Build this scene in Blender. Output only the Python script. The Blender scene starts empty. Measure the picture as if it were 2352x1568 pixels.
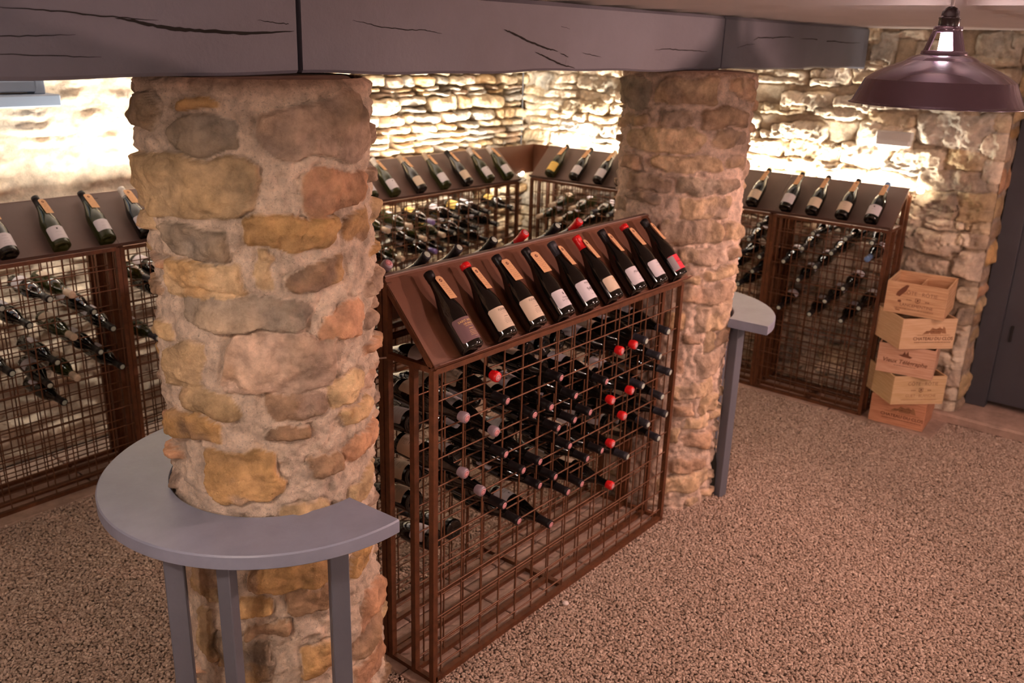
import bpy, math, random
import numpy as np
from mathutils import Vector, Matrix, Quaternion

# ------------------------------------------------------------------ camera, world, exposure, large lights
scene = bpy.context.scene
COL = scene.collection
EYE = Vector((0.0, 0.0, 2.14))
RIGHT = Vector((0.639038, -0.768630, 0.028957))
UPV = Vector((0.228246, 0.225446, 0.947142))
BACK = Vector((-0.734530, -0.598650, 0.319505))
cam = bpy.data.cameras.new('camera')
cam.sensor_width = 36.0
cam.lens = 36.0 * 2060.65 / 2352.0
cam.clip_start = 0.05
cam.dof.use_dof = True
cam.dof.focus_distance = 2.5
cam.dof.aperture_fstop = 4.0
camo = bpy.data.objects.new('camera', cam)
COL.objects.link(camo)
camo.matrix_world = Matrix(((RIGHT.x, UPV.x, BACK.x, EYE.x), (RIGHT.y, UPV.y, BACK.y, EYE.y), (RIGHT.z, UPV.z, BACK.z, EYE.z), (0, 0, 0, 1)))
scene.camera = camo
scene.view_settings.view_transform = 'Standard'
scene.view_settings.look = 'None'
scene.view_settings.gamma = 1.0
scene.view_settings.use_curve_mapping = False
scene.view_settings.exposure = 0.80
w = bpy.data.worlds.new('world')
scene.world = w
w.use_nodes = True
w.node_tree.nodes['Background'].inputs['Color'].default_value = (0.5, 0.42, 0.4, 1)
w.node_tree.nodes['Background'].inputs['Strength'].default_value = 0.02

LED = (1.0, 0.92, 0.79)
PEND = (1.0, 0.63, 0.54)


def area(name, loc, direction, sx, sy, power, color, updir=(0, 0, 1)):
    l = bpy.data.lights.new(name, 'AREA')
    l.shape = 'RECTANGLE'
    l.size = sx
    l.size_y = sy
    l.energy = power
    l.color = color
    o = bpy.data.objects.new(name, l)
    COL.objects.link(o)
    o.location = loc
    o.rotation_euler = Vector(direction).to_track_quat('-Z', 'Y').to_euler()
    return o


def point(name, loc, power, color, radius=0.03):
    l = bpy.data.lights.new(name, 'POINT')
    l.energy = power
    l.color = color
    l.shadow_soft_size = radius
    o = bpy.data.objects.new(name, l)
    COL.objects.link(o)
    o.location = loc
    return o


# LED strips hidden behind the upper edges of the wall racks, shining up the stone
area('led_light', (2.75, 4.31, 1.33), (0, 0.55, 1), 1.5, 0.03, 30, LED)
area('led_light', (2.75, 4.36, 1.30), (0, 0.35, -1), 1.5, 0.03, 2.2, LED)
area('led_light', (1.35, 4.31, 1.33), (0, 0.55, 1), 1.3, 0.03, 9, LED)
area('led_light', (1.35, 4.36, 1.30), (0, 0.35, -1), 1.3, 0.03, 2.2, LED)
area('led_light', (4.25, 4.385, 1.33), (0, 0.45, 1), 1.7, 0.03, 34, LED)
area('led_light', (4.25, 4.42, 1.30), (0, 0.35, -1), 1.6, 0.03, 8, LED)
for (yy, sz, pw) in ((3.7, 1.0, 18), (2.75, 0.95, 17), (1.92, 0.66, 11)):
    o = area('led_light', (5.548, yy, 1.33), (0.3, 0, 1), sz, 0.03, pw, LED)
    q = Vector((0.30, 0, 1)).normalized()
    zax = -q
    xax = Vector((0, 1, 0))
    yax = zax.cross(xax)
    o.rotation_euler = Matrix((xax, yax, zax)).transposed().to_euler()
    o = area('led_light', (5.59, yy, 1.25), (0, 0, -1), 0.03, sz, pw * .06, LED)

PENDANTS = [(2.65, 0.715, 9), (4.75, 0.05, 14), (0.15, 1.30, 14), (3.0, -1.5, 18)]  # last two pendants are unseen, added as fill light
PCOL = [PEND, PEND, (1.0, 0.78, 0.66), PEND]
SPOTS = [((5.15, -0.85, 2.13), (2.75, 1.95, 1.0), 190, 1.22)]   # ceiling spotlight, target, watts, cone angle
rng = random.Random(7)
nrg = np.random.default_rng(11)


# ------------------------------------------------------------------ helpers
def new_mesh(name, verts, faces, mats=(), fmat=None, smooth=None):
    me = bpy.data.meshes.new(name)
    me.from_pydata([tuple(v) for v in verts], [], faces)
    for m in mats:
        me.materials.append(m)
    if fmat is not None and len(mats) > 1:
        me.polygons.foreach_set('material_index', fmat)
    if smooth is not None:
        me.polygons.foreach_set('use_smooth', smooth)
    me.update()
    return me


def link(name, me, parent=None, loc=None):
    o = bpy.data.objects.new(name, me)
    COL.objects.link(o)
    if loc is not None:
        o.location = loc
    if parent is not None:
        o.parent = parent
    return o


def tag(o, label=None, cat=None, group=None, kind=None):
    if label: o['label'] = label
    if cat: o['category'] = cat
    if group: o['group'] = group
    if kind: o['kind'] = kind
    return o


def empty(name, loc, label, cat, group=None):
    o = bpy.data.objects.new(name, None)
    o.empty_display_size = 0.05
    COL.objects.link(o)
    o.location = loc
    return tag(o, label, cat, group)


def world_offset(parent):
    v = Vector((0, 0, 0))
    while parent is not None:
        v = v + Vector(parent.location)
        parent = parent.parent
    return v


class MB:
    def __init__(self):
        self.v = []; self.f = []; self.m = []; self.s = []
        self.cur = 0

    def add(self, verts, faces, smooth=False):
        b = len(self.v)
        self.v += [Vector(p) for p in verts]
        for f in faces:
            self.f.append(tuple(i + b for i in f))
            self.m.append(self.cur)
            self.s.append(smooth)

    def box(self, c, s, rot=None, bev=0.0):
        x, y, z = s[0] / 2, s[1] / 2, s[2] / 2
        c = Vector(c)
        if bev <= 0:
            P = [(-x, -y, -z), (x, -y, -z), (x, y, -z), (-x, y, -z), (-x, -y, z), (x, -y, z), (x, y, z), (-x, y, z)]
            F = [(0, 3, 2, 1), (4, 5, 6, 7), (0, 1, 5, 4), (1, 2, 6, 5), (2, 3, 7, 6), (3, 0, 4, 7)]
        else:
            P = []; F = []
            idx = {}
            for sx in (-1, 1):
                for sy in (-1, 1):
                    for sz in (-1, 1):
                        for ax in range(3):
                            p = [sx * x, sy * y, sz * z]
                            sg = (sx, sy, sz)
                            for k in range(3):
                                if k != ax:
                                    p[k] -= sg[k] * bev
                            idx[(sx, sy, sz, ax)] = len(P)
                            P.append(tuple(p))
            g = idx
            for ax in range(3):
                o1, o2 = [k for k in range(3) if k != ax]
                for sg in (-1, 1):
                    q = []
                    for a, b in ((-1, -1), (1, -1), (1, 1), (-1, 1)):
                        t = [0, 0, 0]; t[ax] = sg; t[o1] = a; t[o2] = b
                        q.append(g[(t[0], t[1], t[2], ax)])
                    F.append(tuple(q))
            for ax in range(3):
                o1, o2 = [k for k in range(3) if k != ax]
                for a in (-1, 1):
                    for b in (-1, 1):
                        t = [0, 0, 0]; t[o1] = a; t[o2] = b
                        t0 = list(t); t0[ax] = -1; t1 = list(t); t1[ax] = 1
                        F.append((g[(*t0, o1)], g[(*t1, o1)], g[(*t1, o2)], g[(*t0, o2)]))
            for sx in (-1, 1):
                for sy in (-1, 1):
                    for sz in (-1, 1):
                        F.append((g[(sx, sy, sz, 0)], g[(sx, sy, sz, 1)], g[(sx, sy, sz, 2)]))
            # orient faces outwards
            G = []
            for f in F:
                a, b, cc = Vector(P[f[0]]), Vector(P[f[1]]), Vector(P[f[2]])
                n = (b - a).cross(cc - a)
                m = sum((Vector(P[i]) for i in f), Vector()) / len(f)
                G.append(f if n.dot(m) >= 0 else tuple(reversed(f)))
            F = G
        if rot is not None:
            P = [rot @ Vector(p) for p in P]
        self.add([Vector(p) + c for p in P], F)

    def bar(self, a, b, w, h, up=(0, 0, 1), bev=0.0):
        a, b = Vector(a), Vector(b)
        d = (b - a)
        L = d.length
        d.normalize()
        up = Vector(up)
        if abs(d.dot(up)) > 0.98:
            up = Vector((0, 1, 0))
        s = d.cross(up).normalized()
        u = s.cross(d)
        R = Matrix((d, s, u)).transposed()
        self.box((a + b) / 2, (L, w, h), R, bev)

    def tube(self, a, b, r, n=5, r2=None):
        a, b = Vector(a), Vector(b)
        d = (b - a).normalized()
        s = d.orthogonal().normalized()
        u = d.cross(s)
        r2 = r if r2 is None else r2
        P = []
        for (c, rr) in ((a, r), (b, r2)):
            for i in range(n):
                t = 2 * math.pi * i / n
                P.append(c + (s * math.cos(t) + u * math.sin(t)) * rr)
        F = [(i, (i + 1) % n, n + (i + 1) % n, n + i) for i in range(n)]
        self.add(P, F, True)
        self.add(P, [tuple(reversed(range(n))), tuple(range(n, 2 * n))])

    def path(self, pts, r, n=6):
        for i in range(len(pts) - 1):
            self.tube(pts[i], pts[i + 1], r, n)

    def lathe(self, prof, n=24, c=(0, 0, 0), caps=True):
        c = Vector(c)
        b = []
        for (r, z) in prof:
            for i in range(n):
                t = 2 * math.pi * i / n
                b.append(c + Vector((r * math.cos(t), r * math.sin(t), z)))
        F = []
        for k in range(len(prof) - 1):
            for i in range(n):
                j = (i + 1) % n
                F.append((k * n + i, k * n + j, (k + 1) * n + j, (k + 1) * n + i))
        self.add(b, F, True)
        if caps:
            if prof[0][0] > 1e-4:
                self.add([b[i] for i in range(n)], [tuple(reversed(range(n)))])
            if prof[-1][0] > 1e-4:
                self.add([b[-n + i] for i in range(n)], [tuple(range(n))])

    def build(self, name, mats, parent=None, label=None):
        if not isinstance(mats, (list, tuple)):
            mats = [mats]
        off = world_offset(parent)
        me = new_mesh(name, [v - off for v in self.v], self.f, mats, self.m, self.s)
        o = link(name, me, parent)
        if label: o['label'] = label
        return o


# ------------------------------------------------------------------ materials
def mat(name, color, rough=0.6, metal=0.0, bump=0.0, bscale=60.0, vary=0.0, vscale=8.0, spec=0.5, coat=0.0, trans=0.0, emis=None, estr=0.0, attr=None, speck=0.0, col2=None, bump2=0.0):
    m = bpy.data.materials.new(name)
    m.use_nodes = True
    nt = m.node_tree
    N = nt.nodes
    b = N['Principled BSDF']
    b.inputs['Base Color'].default_value = (*color, 1)
    b.inputs['Roughness'].default_value = rough
    b.inputs['Metallic'].default_value = metal
    b.inputs['Specular IOR Level'].default_value = spec
    b.inputs['Coat Weight'].default_value = coat
    b.inputs['Transmission Weight'].default_value = trans
    if emis:
        b.inputs['Emission Color'].default_value = (*emis, 1)
        b.inputs['Emission Strength'].default_value = estr
    tc = N.new('ShaderNodeTexCoord')
    src = None
    if attr:
        a = N.new('ShaderNodeAttribute')
        a.attribute_name = attr
        src = a.outputs['Color']
        alpha = a.outputs['Alpha']
    if vary > 0:
        n1 = N.new('ShaderNodeTexNoise')
        n1.inputs['Scale'].default_value = vscale
        n1.inputs['Detail'].default_value = 8
        n1.inputs['Roughness'].default_value = 0.65
        nt.links.new(tc.outputs['Object'], n1.inputs['Vector'])
        mx = N.new('ShaderNodeMix')
        mx.data_type = 'RGBA'
        mx.blend_type = 'MIX' if col2 else 'MULTIPLY'
        mr = N.new('ShaderNodeMapRange')
        mr.inputs['From Min'].default_value = 0.35
        mr.inputs['From Max'].default_value = 0.65
        nt.links.new(n1.outputs['Fac'], mr.inputs['Value'])
        if col2:
            mx.inputs['A'].default_value = (*color, 1)
            mx.inputs['B'].default_value = (*col2, 1)
            if src: nt.links.new(src, mx.inputs['A'])
            mr.inputs['To Max'].default_value = vary
            nt.links.new(mr.outputs['Result'], mx.inputs['Factor'])
        else:
            mr.inputs['To Min'].default_value = 1 - vary
            mr.inputs['To Max'].default_value = 1 + vary * 0.6
            mx.inputs['Factor'].default_value = 1
            mx.inputs['A'].default_value = (*color, 1)
            if src: nt.links.new(src, mx.inputs['A'])
            nt.links.new(mr.outputs['Result'], mx.inputs['B'])
        src = mx.outputs['Result']
    if speck > 0:
        n2 = N.new('ShaderNodeTexNoise')
        n2.inputs['Scale'].default_value = 190
        n2.inputs['Detail'].default_value = 5
        n2.inputs['Roughness'].default_value = 0.7
        nt.links.new(tc.outputs['Object'], n2.inputs['Vector'])
        mr = N.new('ShaderNodeMapRange')
        mr.inputs['From Min'].default_value = 0.31
        mr.inputs['From Max'].default_value = 0.44
        mr.inputs['To Min'].default_value = 1 - speck
        mr.inputs['To Max'].default_value = 1 + speck * 0.35
        nt.links.new(n2.outputs['Fac'], mr.inputs['Value'])
        mx = N.new('ShaderNodeMix')
        mx.data_type = 'RGBA'
        mx.blend_type = 'MULTIPLY'
        mx.inputs['Factor'].default_value = 1
        mx.inputs['A'].default_value = (*color, 1)
        if src: nt.links.new(src, mx.inputs['A'])
        if attr:
            nt.links.new(alpha, mx.inputs['Factor'])
        nt.links.new(mr.outputs['Result'], mx.inputs['B'])
        src = mx.outputs['Result']
    if src is not None:
        nt.links.new(src, b.inputs['Base Color'])
    if bump > 0:
        n3 = N.new('ShaderNodeTexNoise')
        n3.inputs['Scale'].default_value = bscale
        n3.inputs['Detail'].default_value = 9
        n3.inputs['Roughness'].default_value = 0.62
        nt.links.new(tc.outputs['Object'], n3.inputs['Vector'])
        bp = N.new('ShaderNodeBump')
        bp.inputs['Strength'].default_value = 1.0
        bp.inputs['Distance'].default_value = bump
        nt.links.new(n3.outputs['Fac'], bp.inputs['Height'])
        if bump2 > 0:
            n4 = N.new('ShaderNodeTexNoise')
            n4.inputs['Scale'].default_value = bscale * 4.2
            n4.inputs['Detail'].default_value = 6
            n4.inputs['Roughness'].default_value = 0.75
            nt.links.new(tc.outputs['Object'], n4.inputs['Vector'])
            bq = N.new('ShaderNodeBump')
            bq.inputs['Strength'].default_value = 1.0
            bq.inputs['Distance'].default_value = bump2
            if attr: nt.links.new(alpha, bq.inputs['Strength'])
            nt.links.new(n4.outputs['Fac'], bq.inputs['Height'])
            nt.links.new(bp.outputs['Normal'], bq.inputs['Normal'])
            bp = bq
        nt.links.new(bp.outputs['Normal'], b.inputs['Normal'])
    return m


M_STONE = mat('stone_masonry', (1, 1, 1), 0.92, attr='Col', vary=0.36, vscale=17, speck=0.42, bump=0.013, bscale=30, spec=0.2, bump2=.006)
M_WALL = mat('wall_masonry', (1, 1, 1), 0.92, attr='Col', vary=0.28, vscale=13, speck=0.30, bump=0.012, bscale=24, spec=0.15, bump2=.008)
M_BEAM = mat('painted_timber', (0.148, 0.146, 0.180), 0.62, bump=0.0012, bscale=70, vary=0.10, vscale=3)
M_CRACK = mat('timber_crack', (0.010, 0.007, 0.006), 0.9)
M_TABLE = mat('grey_painted_tabletop', (0.225, 0.245, 0.32), 0.42, bump=0.0006, bscale=40, vary=0.10, vscale=9)
M_LEG = mat('grey_paint_shaded_leg', (0.105, 0.11, 0.135), 0.55, bump=0.0006, bscale=60)  # leg grey darkened in the colour to stand for shade under the top
M_RUST = mat('rust_brown_steel', (0.125, 0.043, 0.016), 0.48, metal=0.25, vary=0.35, vscale=30, bump=0.0006, bscale=120)
M_WIRE = mat('brown_wire', (0.165, 0.066, 0.030), 0.42, metal=0.3, vary=0.2, vscale=40)
M_PANEL = mat('panel_coat_warm_lit', (0.145, 0.052, 0.025), 0.50, vary=0.05, vscale=20, bump=0.0005, bscale=400)  # warm light on the central panel is mixed into this colour
M_RIDGE = mat('pale_brown_edge', (0.22, 0.135, 0.115), 0.5)
M_PANEL2 = mat('panel_coat_wall_lit', (0.118, 0.066, 0.054), 0.52, vary=0.05, vscale=20, bump=0.0005, bscale=400)  # same coating, coloured as it looks away from that warm light
M_GLASS = mat('dark_bottle_glass', (0.004, 0.0035, 0.003), 0.07, spec=0.6, coat=0.3)
M_GREENG = mat('olive_bottle_glass', (0.035, 0.040, 0.008), 0.06, spec=0.6, trans=0.45)
M_CAPB = mat('black_foil', (0.010, 0.007, 0.008), 0.38, spec=0.3)
M_CAPG = mat('charcoal_foil', (0.035, 0.032, 0.042), 0.42, metal=0.2, vary=0.5, vscale=90)
M_CAPR = mat('red_wax', (0.62, 0.010, 0.012), 0.30)
M_CAPP = mat('mauve_wax', (0.27, 0.20, 0.235), 0.38)
M_CAPRING = mat('cap_ring_crimson', (0.22, 0.045, 0.06), 0.5)
M_CAPC = mat('cream_foil', (0.55, 0.44, 0.32), 0.4)
M_CAPW = mat('white_foil', (0.70, 0.66, 0.62), 0.4)
M_CAPN = mat('blue_foil', (0.12, 0.22, 0.42), 0.35)
M_CAPV = mat('violet_foil', (0.22, 0.16, 0.42), 0.35)
M_DISC = mat('cap_disc_pink', (0.62, 0.30, 0.32), 0.4)
M_DISCG = mat('cap_disc_pale_green', (0.42, 0.48, 0.42), 0.4)
M_LABW = mat('label_white_paper', (0.60, 0.56, 0.60), 0.75)
M_LABC = mat('label_cream_paper', (0.62, 0.50, 0.38), 0.78)
M_LABP = mat('label_plum_paper', (0.16, 0.085, 0.095), 0.75)
M_LABR = mat('label_red_paper', (0.75, 0.03, 0.06), 0.6)
M_LABY = mat('label_yellow_paper', (0.75, 0.50, 0.12), 0.7)
M_INK = mat('label_ink', (0.045, 0.035, 0.035), 0.7)
M_INKG = mat('label_grey_ink', (0.30, 0.27, 0.28), 0.7)
M_INKY = mat('label_gold_ink', (0.78, 0.50, 0.16), 0.5)
M_KRAFT = mat('kraft_tag_paper', (0.66, 0.37, 0.19), 0.8, vary=0.06, vscale=60)
M_TAGINK = mat('tag_ink', (0.13, 0.035, 0.02), 0.8)
M_DOOR = mat('door_paint', (0.043, 0.041, 0.049), 0.55, bump=0.0012, bscale=30, vary=0.12, vscale=4)
M_CEIL = mat('ceiling_paint', (0.60, 0.53, 0.50), 0.7, bump=0.001, bscale=20, vary=0.05, vscale=3)
M_WIN = mat('window_paint', (0.20, 0.25, 0.34), 0.5)
M_PANE = mat('window_glass', (0.05, 0.06, 0.08), 0.06, spec=0.6)
M_SLAB = mat('stone_slab', (0.36, 0.245, 0.19), 0.85, bump=0.004, bscale=18, vary=0.30, vscale=9, speck=0.15)
M_FLOORB = mat('gravel_bed', (0.30, 0.21, 0.155), 0.95, bump=0.006, bscale=90, vary=0.4, vscale=60)
M_LAMP = mat('mauve_enamel', (0.18, 0.12, 0.165), 0.24, metal=0.55, coat=0.6)
M_LAMPB = mat('dark_bakelite', (0.030, 0.018, 0.020), 0.25)
M_LAMPI = mat('shade_white_inside', (0.75, 0.70, 0.66), 0.5)
M_CORD = mat('pale_cord', (0.42, 0.36, 0.36), 0.6)
M_BULB = mat('lit_bulb', (1, 1, 1), 0.4, emis=(1.0, 0.80, 0.82), estr=45)
M_LEDSPOT = mat('lit_led', (1, 1, 1), 0.4, emis=(1.0, 0.84, 0.60), estr=30)
M_BOX = mat('white_plastic', (0.60, 0.57, 0.54), 0.5)
M_CABLE = mat('grey_cable', (0.10, 0.10, 0.11), 0.5)
M_TIE = mat('zip_tie', (0.45, 0.33, 0.26), 0.5)
M_PINK = mat('quartz_pebble', (0.72, 0.62, 0.58), 0.6)
M_DARKWOOD = mat('dark_bark', (0.018, 0.014, 0.007), 0.85, bump=0.004, bscale=60, vary=0.5, vscale=40)


def wood(name, c1, c2):
    m = bpy.data.materials.new(name)
    m.use_nodes = True
    nt = m.node_tree
    b = nt.nodes['Principled BSDF']
    b.inputs['Roughness'].default_value = 0.7
    tc = nt.nodes.new('ShaderNodeTexCoord')
    mp = nt.nodes.new('ShaderNodeMapping')
    mp.inputs['Scale'].default_value = (2.5, 2.5, 38)
    n = nt.nodes.new('ShaderNodeTexNoise')
    n.inputs['Scale'].default_value = 3
    n.inputs['Detail'].default_value = 6
    r = nt.nodes.new('ShaderNodeValToRGB')
    r.color_ramp.elements[0].position = 0.35
    r.color_ramp.elements[0].color = (*c2, 1)
    r.color_ramp.elements[1].position = 0.62
    r.color_ramp.elements[1].color = (*c1, 1)
    nt.links.new(tc.outputs['Object'], mp.inputs['Vector'])
    nt.links.new(mp.outputs['Vector'], n.inputs['Vector'])
    nt.links.new(n.outputs['Fac'], r.inputs['Fac'])
    nt.links.new(r.outputs['Color'], b.inputs['Base Color'])
    return m


M_PINE = [wood('pine_honey', (0.66, 0.41, 0.235), (0.50, 0.27, 0.135)), wood('pine_pale', (0.68, 0.46, 0.28), (0.60, 0.37, 0.21)),
          wood('pine_pinkish', (0.66, 0.40, 0.27), (0.54, 0.29, 0.18)), wood('pine_yellow', (0.66, 0.46, 0.26), (0.56, 0.36, 0.18)),
          wood('pine_reddish', (0.60, 0.29, 0.165), (0.47, 0.20, 0.105))]
M_BURN = mat('branding_ink', (0.17, 0.060, 0.028), 0.8)
M_BURN2 = mat('faint_branding_ink', (0.34, 0.16, 0.075), 0.8)


# ------------------------------------------------------------------ lettering (made first, while the scene is light)
_tc = {}


def text_mesh(body, size, shear=0.0, bold=0.0, align='CENTER'):
    key = (body, size, shear, bold, align)
    if key in _tc:
        return _tc[key]
    cu = bpy.data.curves.new('txt', 'FONT')
    cu.body = body
    cu.size = size
    cu.shear = shear
    cu.offset = bold
    cu.align_x = align
    cu.align_y = 'CENTER'
    cu.resolution_u = 3
    o = bpy.data.objects.new('txt', cu)
    COL.objects.link(o)
    dg = bpy.context.evaluated_depsgraph_get()
    me = o.evaluated_get(dg).to_mesh()
    V = [(v.co.x, v.co.y) for v in me.vertices]
    F = [tuple(p.vertices) for p in me.polygons]
    o.evaluated_get(dg).to_mesh_clear()
    bpy.data.objects.remove(o)
    bpy.data.curves.remove(cu)
    _tc[key] = (V, F)
    return V, F


# ------------------------------------------------------------------ noise and masonry height fields
def vnoise(U, V, s, seed):
    r = np.random.default_rng(seed)
    T = r.random((97, 89))
    x = U / s + 500.3
    y = V / s + 500.7
    ix = np.floor(x).astype(int); iy = np.floor(y).astype(int)
    fx = x - ix; fy = y - iy
    fx = fx * fx * (3 - 2 * fx); fy = fy * fy * (3 - 2 * fy)
    a = T[ix % 97, iy % 89]; b = T[(ix + 1) % 97, iy % 89]; c = T[ix % 97, (iy + 1) % 89]; d = T[(ix + 1) % 97, (iy + 1) % 89]
    return (a * (1 - fx) + b * fx) * (1 - fy) + (c * (1 - fx) + d * fx) * fy * 1.0 - 0.5


def fbm(U, V, s, seed, n=4):
    o = 0; a = 1.0
    for k in range(n):
        o = o + a * vnoise(U, V, s / (2 ** k), seed + k * 7)
        a *= 0.5
    return o


def courses(u0, u1, z0, z1, hmin, hmax, wmin, wmax, seed, taken=(), gap=0.010, TK=.72, shr=.93):
    r = random.Random(seed)
    out = []
    z = z0
    while z < z1:
        h = r.uniform(hmin, hmax)
        if z + h > z1 - hmin * 0.6:
            h = z1 - z
        u = u0 - r.uniform(0, wmax)
        while u < u1:
            wd = r.uniform(wmin, wmax) * (0.7 + 0.3 * h / hmax * 1.6)
            parts = [(z, h)]
            if h > (hmin + hmax) * 0.55 and r.random() < 0.35:
                k = r.uniform(0.4, 0.6)
                parts = [(z, h * k), (z + h * k, h * (1 - k))]
            for (zz, hh) in parts:
                cu = u + wd / 2; cz = zz + hh / 2
                a = wd / 2 - gap / 2; b = hh / 2 - gap / 2
                ok = a > 0.01 and b > 0.005
                for t in taken:
                    if abs(cu - t[0]) < (a + t[2]) * TK and abs(cz - t[1]) < (b + t[3]) * TK:
                        ok = False
                        break
                if ok:
                    out.append((cu, cz + r.uniform(-.004, .004), a * r.uniform(shr, shr + .07), b * r.uniform(shr - .02, shr + .09), None, r.uniform(-.07, .07)))
            u += wd
        z += h
    return out


def masonry(U, V, stones, palette, seed, depth, power, edge, joint_col, warp=0.010, tilt=0.5, facet=0.006, off=0.010, groove=0.004, crackd=.0, two=.4):
    """height and colour of rubble masonry over a parameter grid in metres"""
    r = random.Random(seed)
    WU = U + fbm(U, V, 0.07, seed + 1, 3) * warp * 2.2
    WV = V + fbm(U, V, 0.09, seed + 2, 3) * warp * 1.8
    H = np.zeros_like(U) - 0.0 + fbm(U, V, 0.05, seed + 3, 3) * 0.005
    C = np.empty(U.shape + (3,)); C[:] = joint_col
    nz1 = fbm(U, V, 0.06, seed + 4, 4)
    nz2 = fbm(U, V, 0.16, seed + 5, 3)
    nz3 = fbm(U, V, 0.10, seed + 6, 5)
    rid = 1 - np.abs(fbm(U, V, 0.055, seed + 8, 3)) * 3.0
    rid = np.clip(rid, 0, 1) ** 6
    best = np.zeros_like(U)
    u_ax = U[:, 0]; v_ax = V[0, :]
    for st in stones:
        cu, cv, a, b, key = st[:5]
        rot = st[5] if len(st) > 5 else r.uniform(-.04, .04)
        m = 0.03
        i0, i1 = np.searchsorted(u_ax, (cu - a - m, cu + a + m)); j0, j1 = np.searchsorted(v_ax, (cv - b - m, cv + b + m))
        if i1 <= i0 or j1 <= j0:
            continue
        sl = (slice(i0, i1), slice(j0, j1))
        x = WU[sl] - cu; y = WV[sl] - cv
        xr = x * math.cos(rot) + y * math.sin(rot); yr = -x * math.sin(rot) + y * math.cos(rot)
        # taper for an irregular quadrilateral outline
        yr = yr * (1 + r.uniform(-.22, .22) * xr / a)
        p = power * r.uniform(.9, 1.8)
        d = (np.abs(xr / a) ** p + np.abs(yr / b) ** p) ** (1 / p)
        e = edge / min(a, b)
        t = np.clip((1.0 - d) / max(e, 0.08), 0, 1)
        t = t * t * (3 - 2 * t)
        dome = 1 - 0.30 * np.clip(d, 0, 1) ** 3
        ph = r.uniform(0, 6.28)
        fac = np.full_like(xr, depth)
        for _k in range(5):
            an = r.uniform(0, 6.283)
            oo = r.uniform(.15, .75)
            fac = np.minimum(fac, depth - r.uniform(.006, .020) * ((xr / a * math.cos(an) + yr / b * math.sin(an)) - oo))
        dome = dome * .35 + .65 * fac / depth
        h = (depth * dome + r.uniform(-off, off) + (xr / a * r.uniform(-1, 1) + yr / b * r.uniform(-1, 1)) * tilt * 0.010 + nz1[sl] * facet * 2 + np.abs(nz2[sl]) * facet * 1.5 - rid[sl] * crackd) * t
        col = palette[key] if key in palette else palette[r.choice(palette['_'])]
        col = np.array(col) * r.uniform(0.82, 1.16)
        col2 = np.array(palette[r.choice(palette['_'])]) * r.uniform(.8, 1.1)
        mixk = (np.clip((nz3[sl] - r.uniform(-.15, .35)) * 4, 0, 1) * two)[..., None]
        col = col[None, None, :] * (1 - mixk) + col2[None, None, :] * mixk
        cc = col * (1 + 0.5 * nz2[sl][..., None]) + np.array((0.05, 0.02, -0.01)) * nz1[sl][..., None]
        cm = np.clip((1.0 - d) / max(e * 0.35, 0.04), 0, 1)
        upd = cm > best[sl]
        H[sl] -= groove * np.exp(-((d - 1.0) * min(a, b) / .004) ** 2) * (.4 + 1.6 * np.clip(nz2[sl] + .3, 0, 1))
        k = np.where(upd, cm, 0)[..., None]
        C[sl] = C[sl] * (1 - k) + cc * k
        H[sl] = np.where(upd, H[sl] * (1 - t) + h, H[sl])
        best[sl] = np.maximum(best[sl], cm)
    return H, np.clip(C, 0.005, 0.95), best


def grid_mesh(name, P, C, material, parent=None, flip=False, best=None):
    nu, nv = P.shape[:2]
    me = bpy.data.meshes.new(name)
    idx = np.arange(nu * nv).reshape(nu, nv)
    q = np.stack([idx[:-1, :-1], idx[1:, :-1], idx[1:, 1:], idx[:-1, 1:]], -1).reshape(-1, 4)
    if flip:
        q = q[:, ::-1]
    nf = len(q)
    me.vertices.add(nu * nv)
    me.vertices.foreach_set('co', P.reshape(-1).astype(np.float32))
    me.loops.add(nf * 4)
    me.loops.foreach_set('vertex_index', q.reshape(-1).astype(np.int32))
    me.polygons.add(nf)
    me.polygons.foreach_set('loop_start', (np.arange(nf) * 4).astype(np.int32))
    me.polygons.foreach_set('loop_total', np.full(nf, 4, np.int32))
    me.polygons.foreach_set('use_smooth', np.ones(nf, bool))
    me.update(calc_edges=True)
    at = me.color_attributes.new('Col', 'FLOAT_COLOR', 'POINT')
    rgba = np.ones((nu * nv, 4), np.float32)
    rgba[:, :3] = C.reshape(-1, 3)
    if best is not None: rgba[:, 3] = 1 - .72 * np.clip(best, 0, 1).ravel()
    at.data.foreach_set('color', rgba.reshape(-1))
    me.materials.append(material)
    return link(name, me, parent)


PAL = {'n': (.53, .38, .215), 'o': (.51, .315, .14), 'g': (.32, .255, .185), 't': (.44, .32, .235), 'r': (.50, .285, .17), 'b': (.36, .235, .145), 'd': (.24, .18, .125),
       'w': (.60, .50, .38), 'G': (.40, .35, .29), '_': 'nnttorb'}
PALF = {'n': (.50, .36, .23), 'o': (.48, .32, .18), 'g': (.33, .265, .20), 't': (.43, .315, .235), 'r': (.49, .32, .215), 'b': (.39, .27, .185), 'd': (.3, .2, .15), '_': 'ntrtn'}
PALW = dict(PAL); PALW['_'] = 'wwwwGn'
PALW['n'] = (.50, .39, .26); PALW['o'] = (.44, .32, .19); PALW['t'] = (.42, .33, .25); PALW['b'] = (.33, .25, .18)
PALD = dict(PAL); PALD['_'] = 'wwGnwGt'
PALD['w'] = (.58, .46, .31); PALD['n'] = (.50, .35, .20)

# ------------------------------------------------------------------ structure: walls, floor, ceiling
WX, WY = 5.64, 4.58
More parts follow.
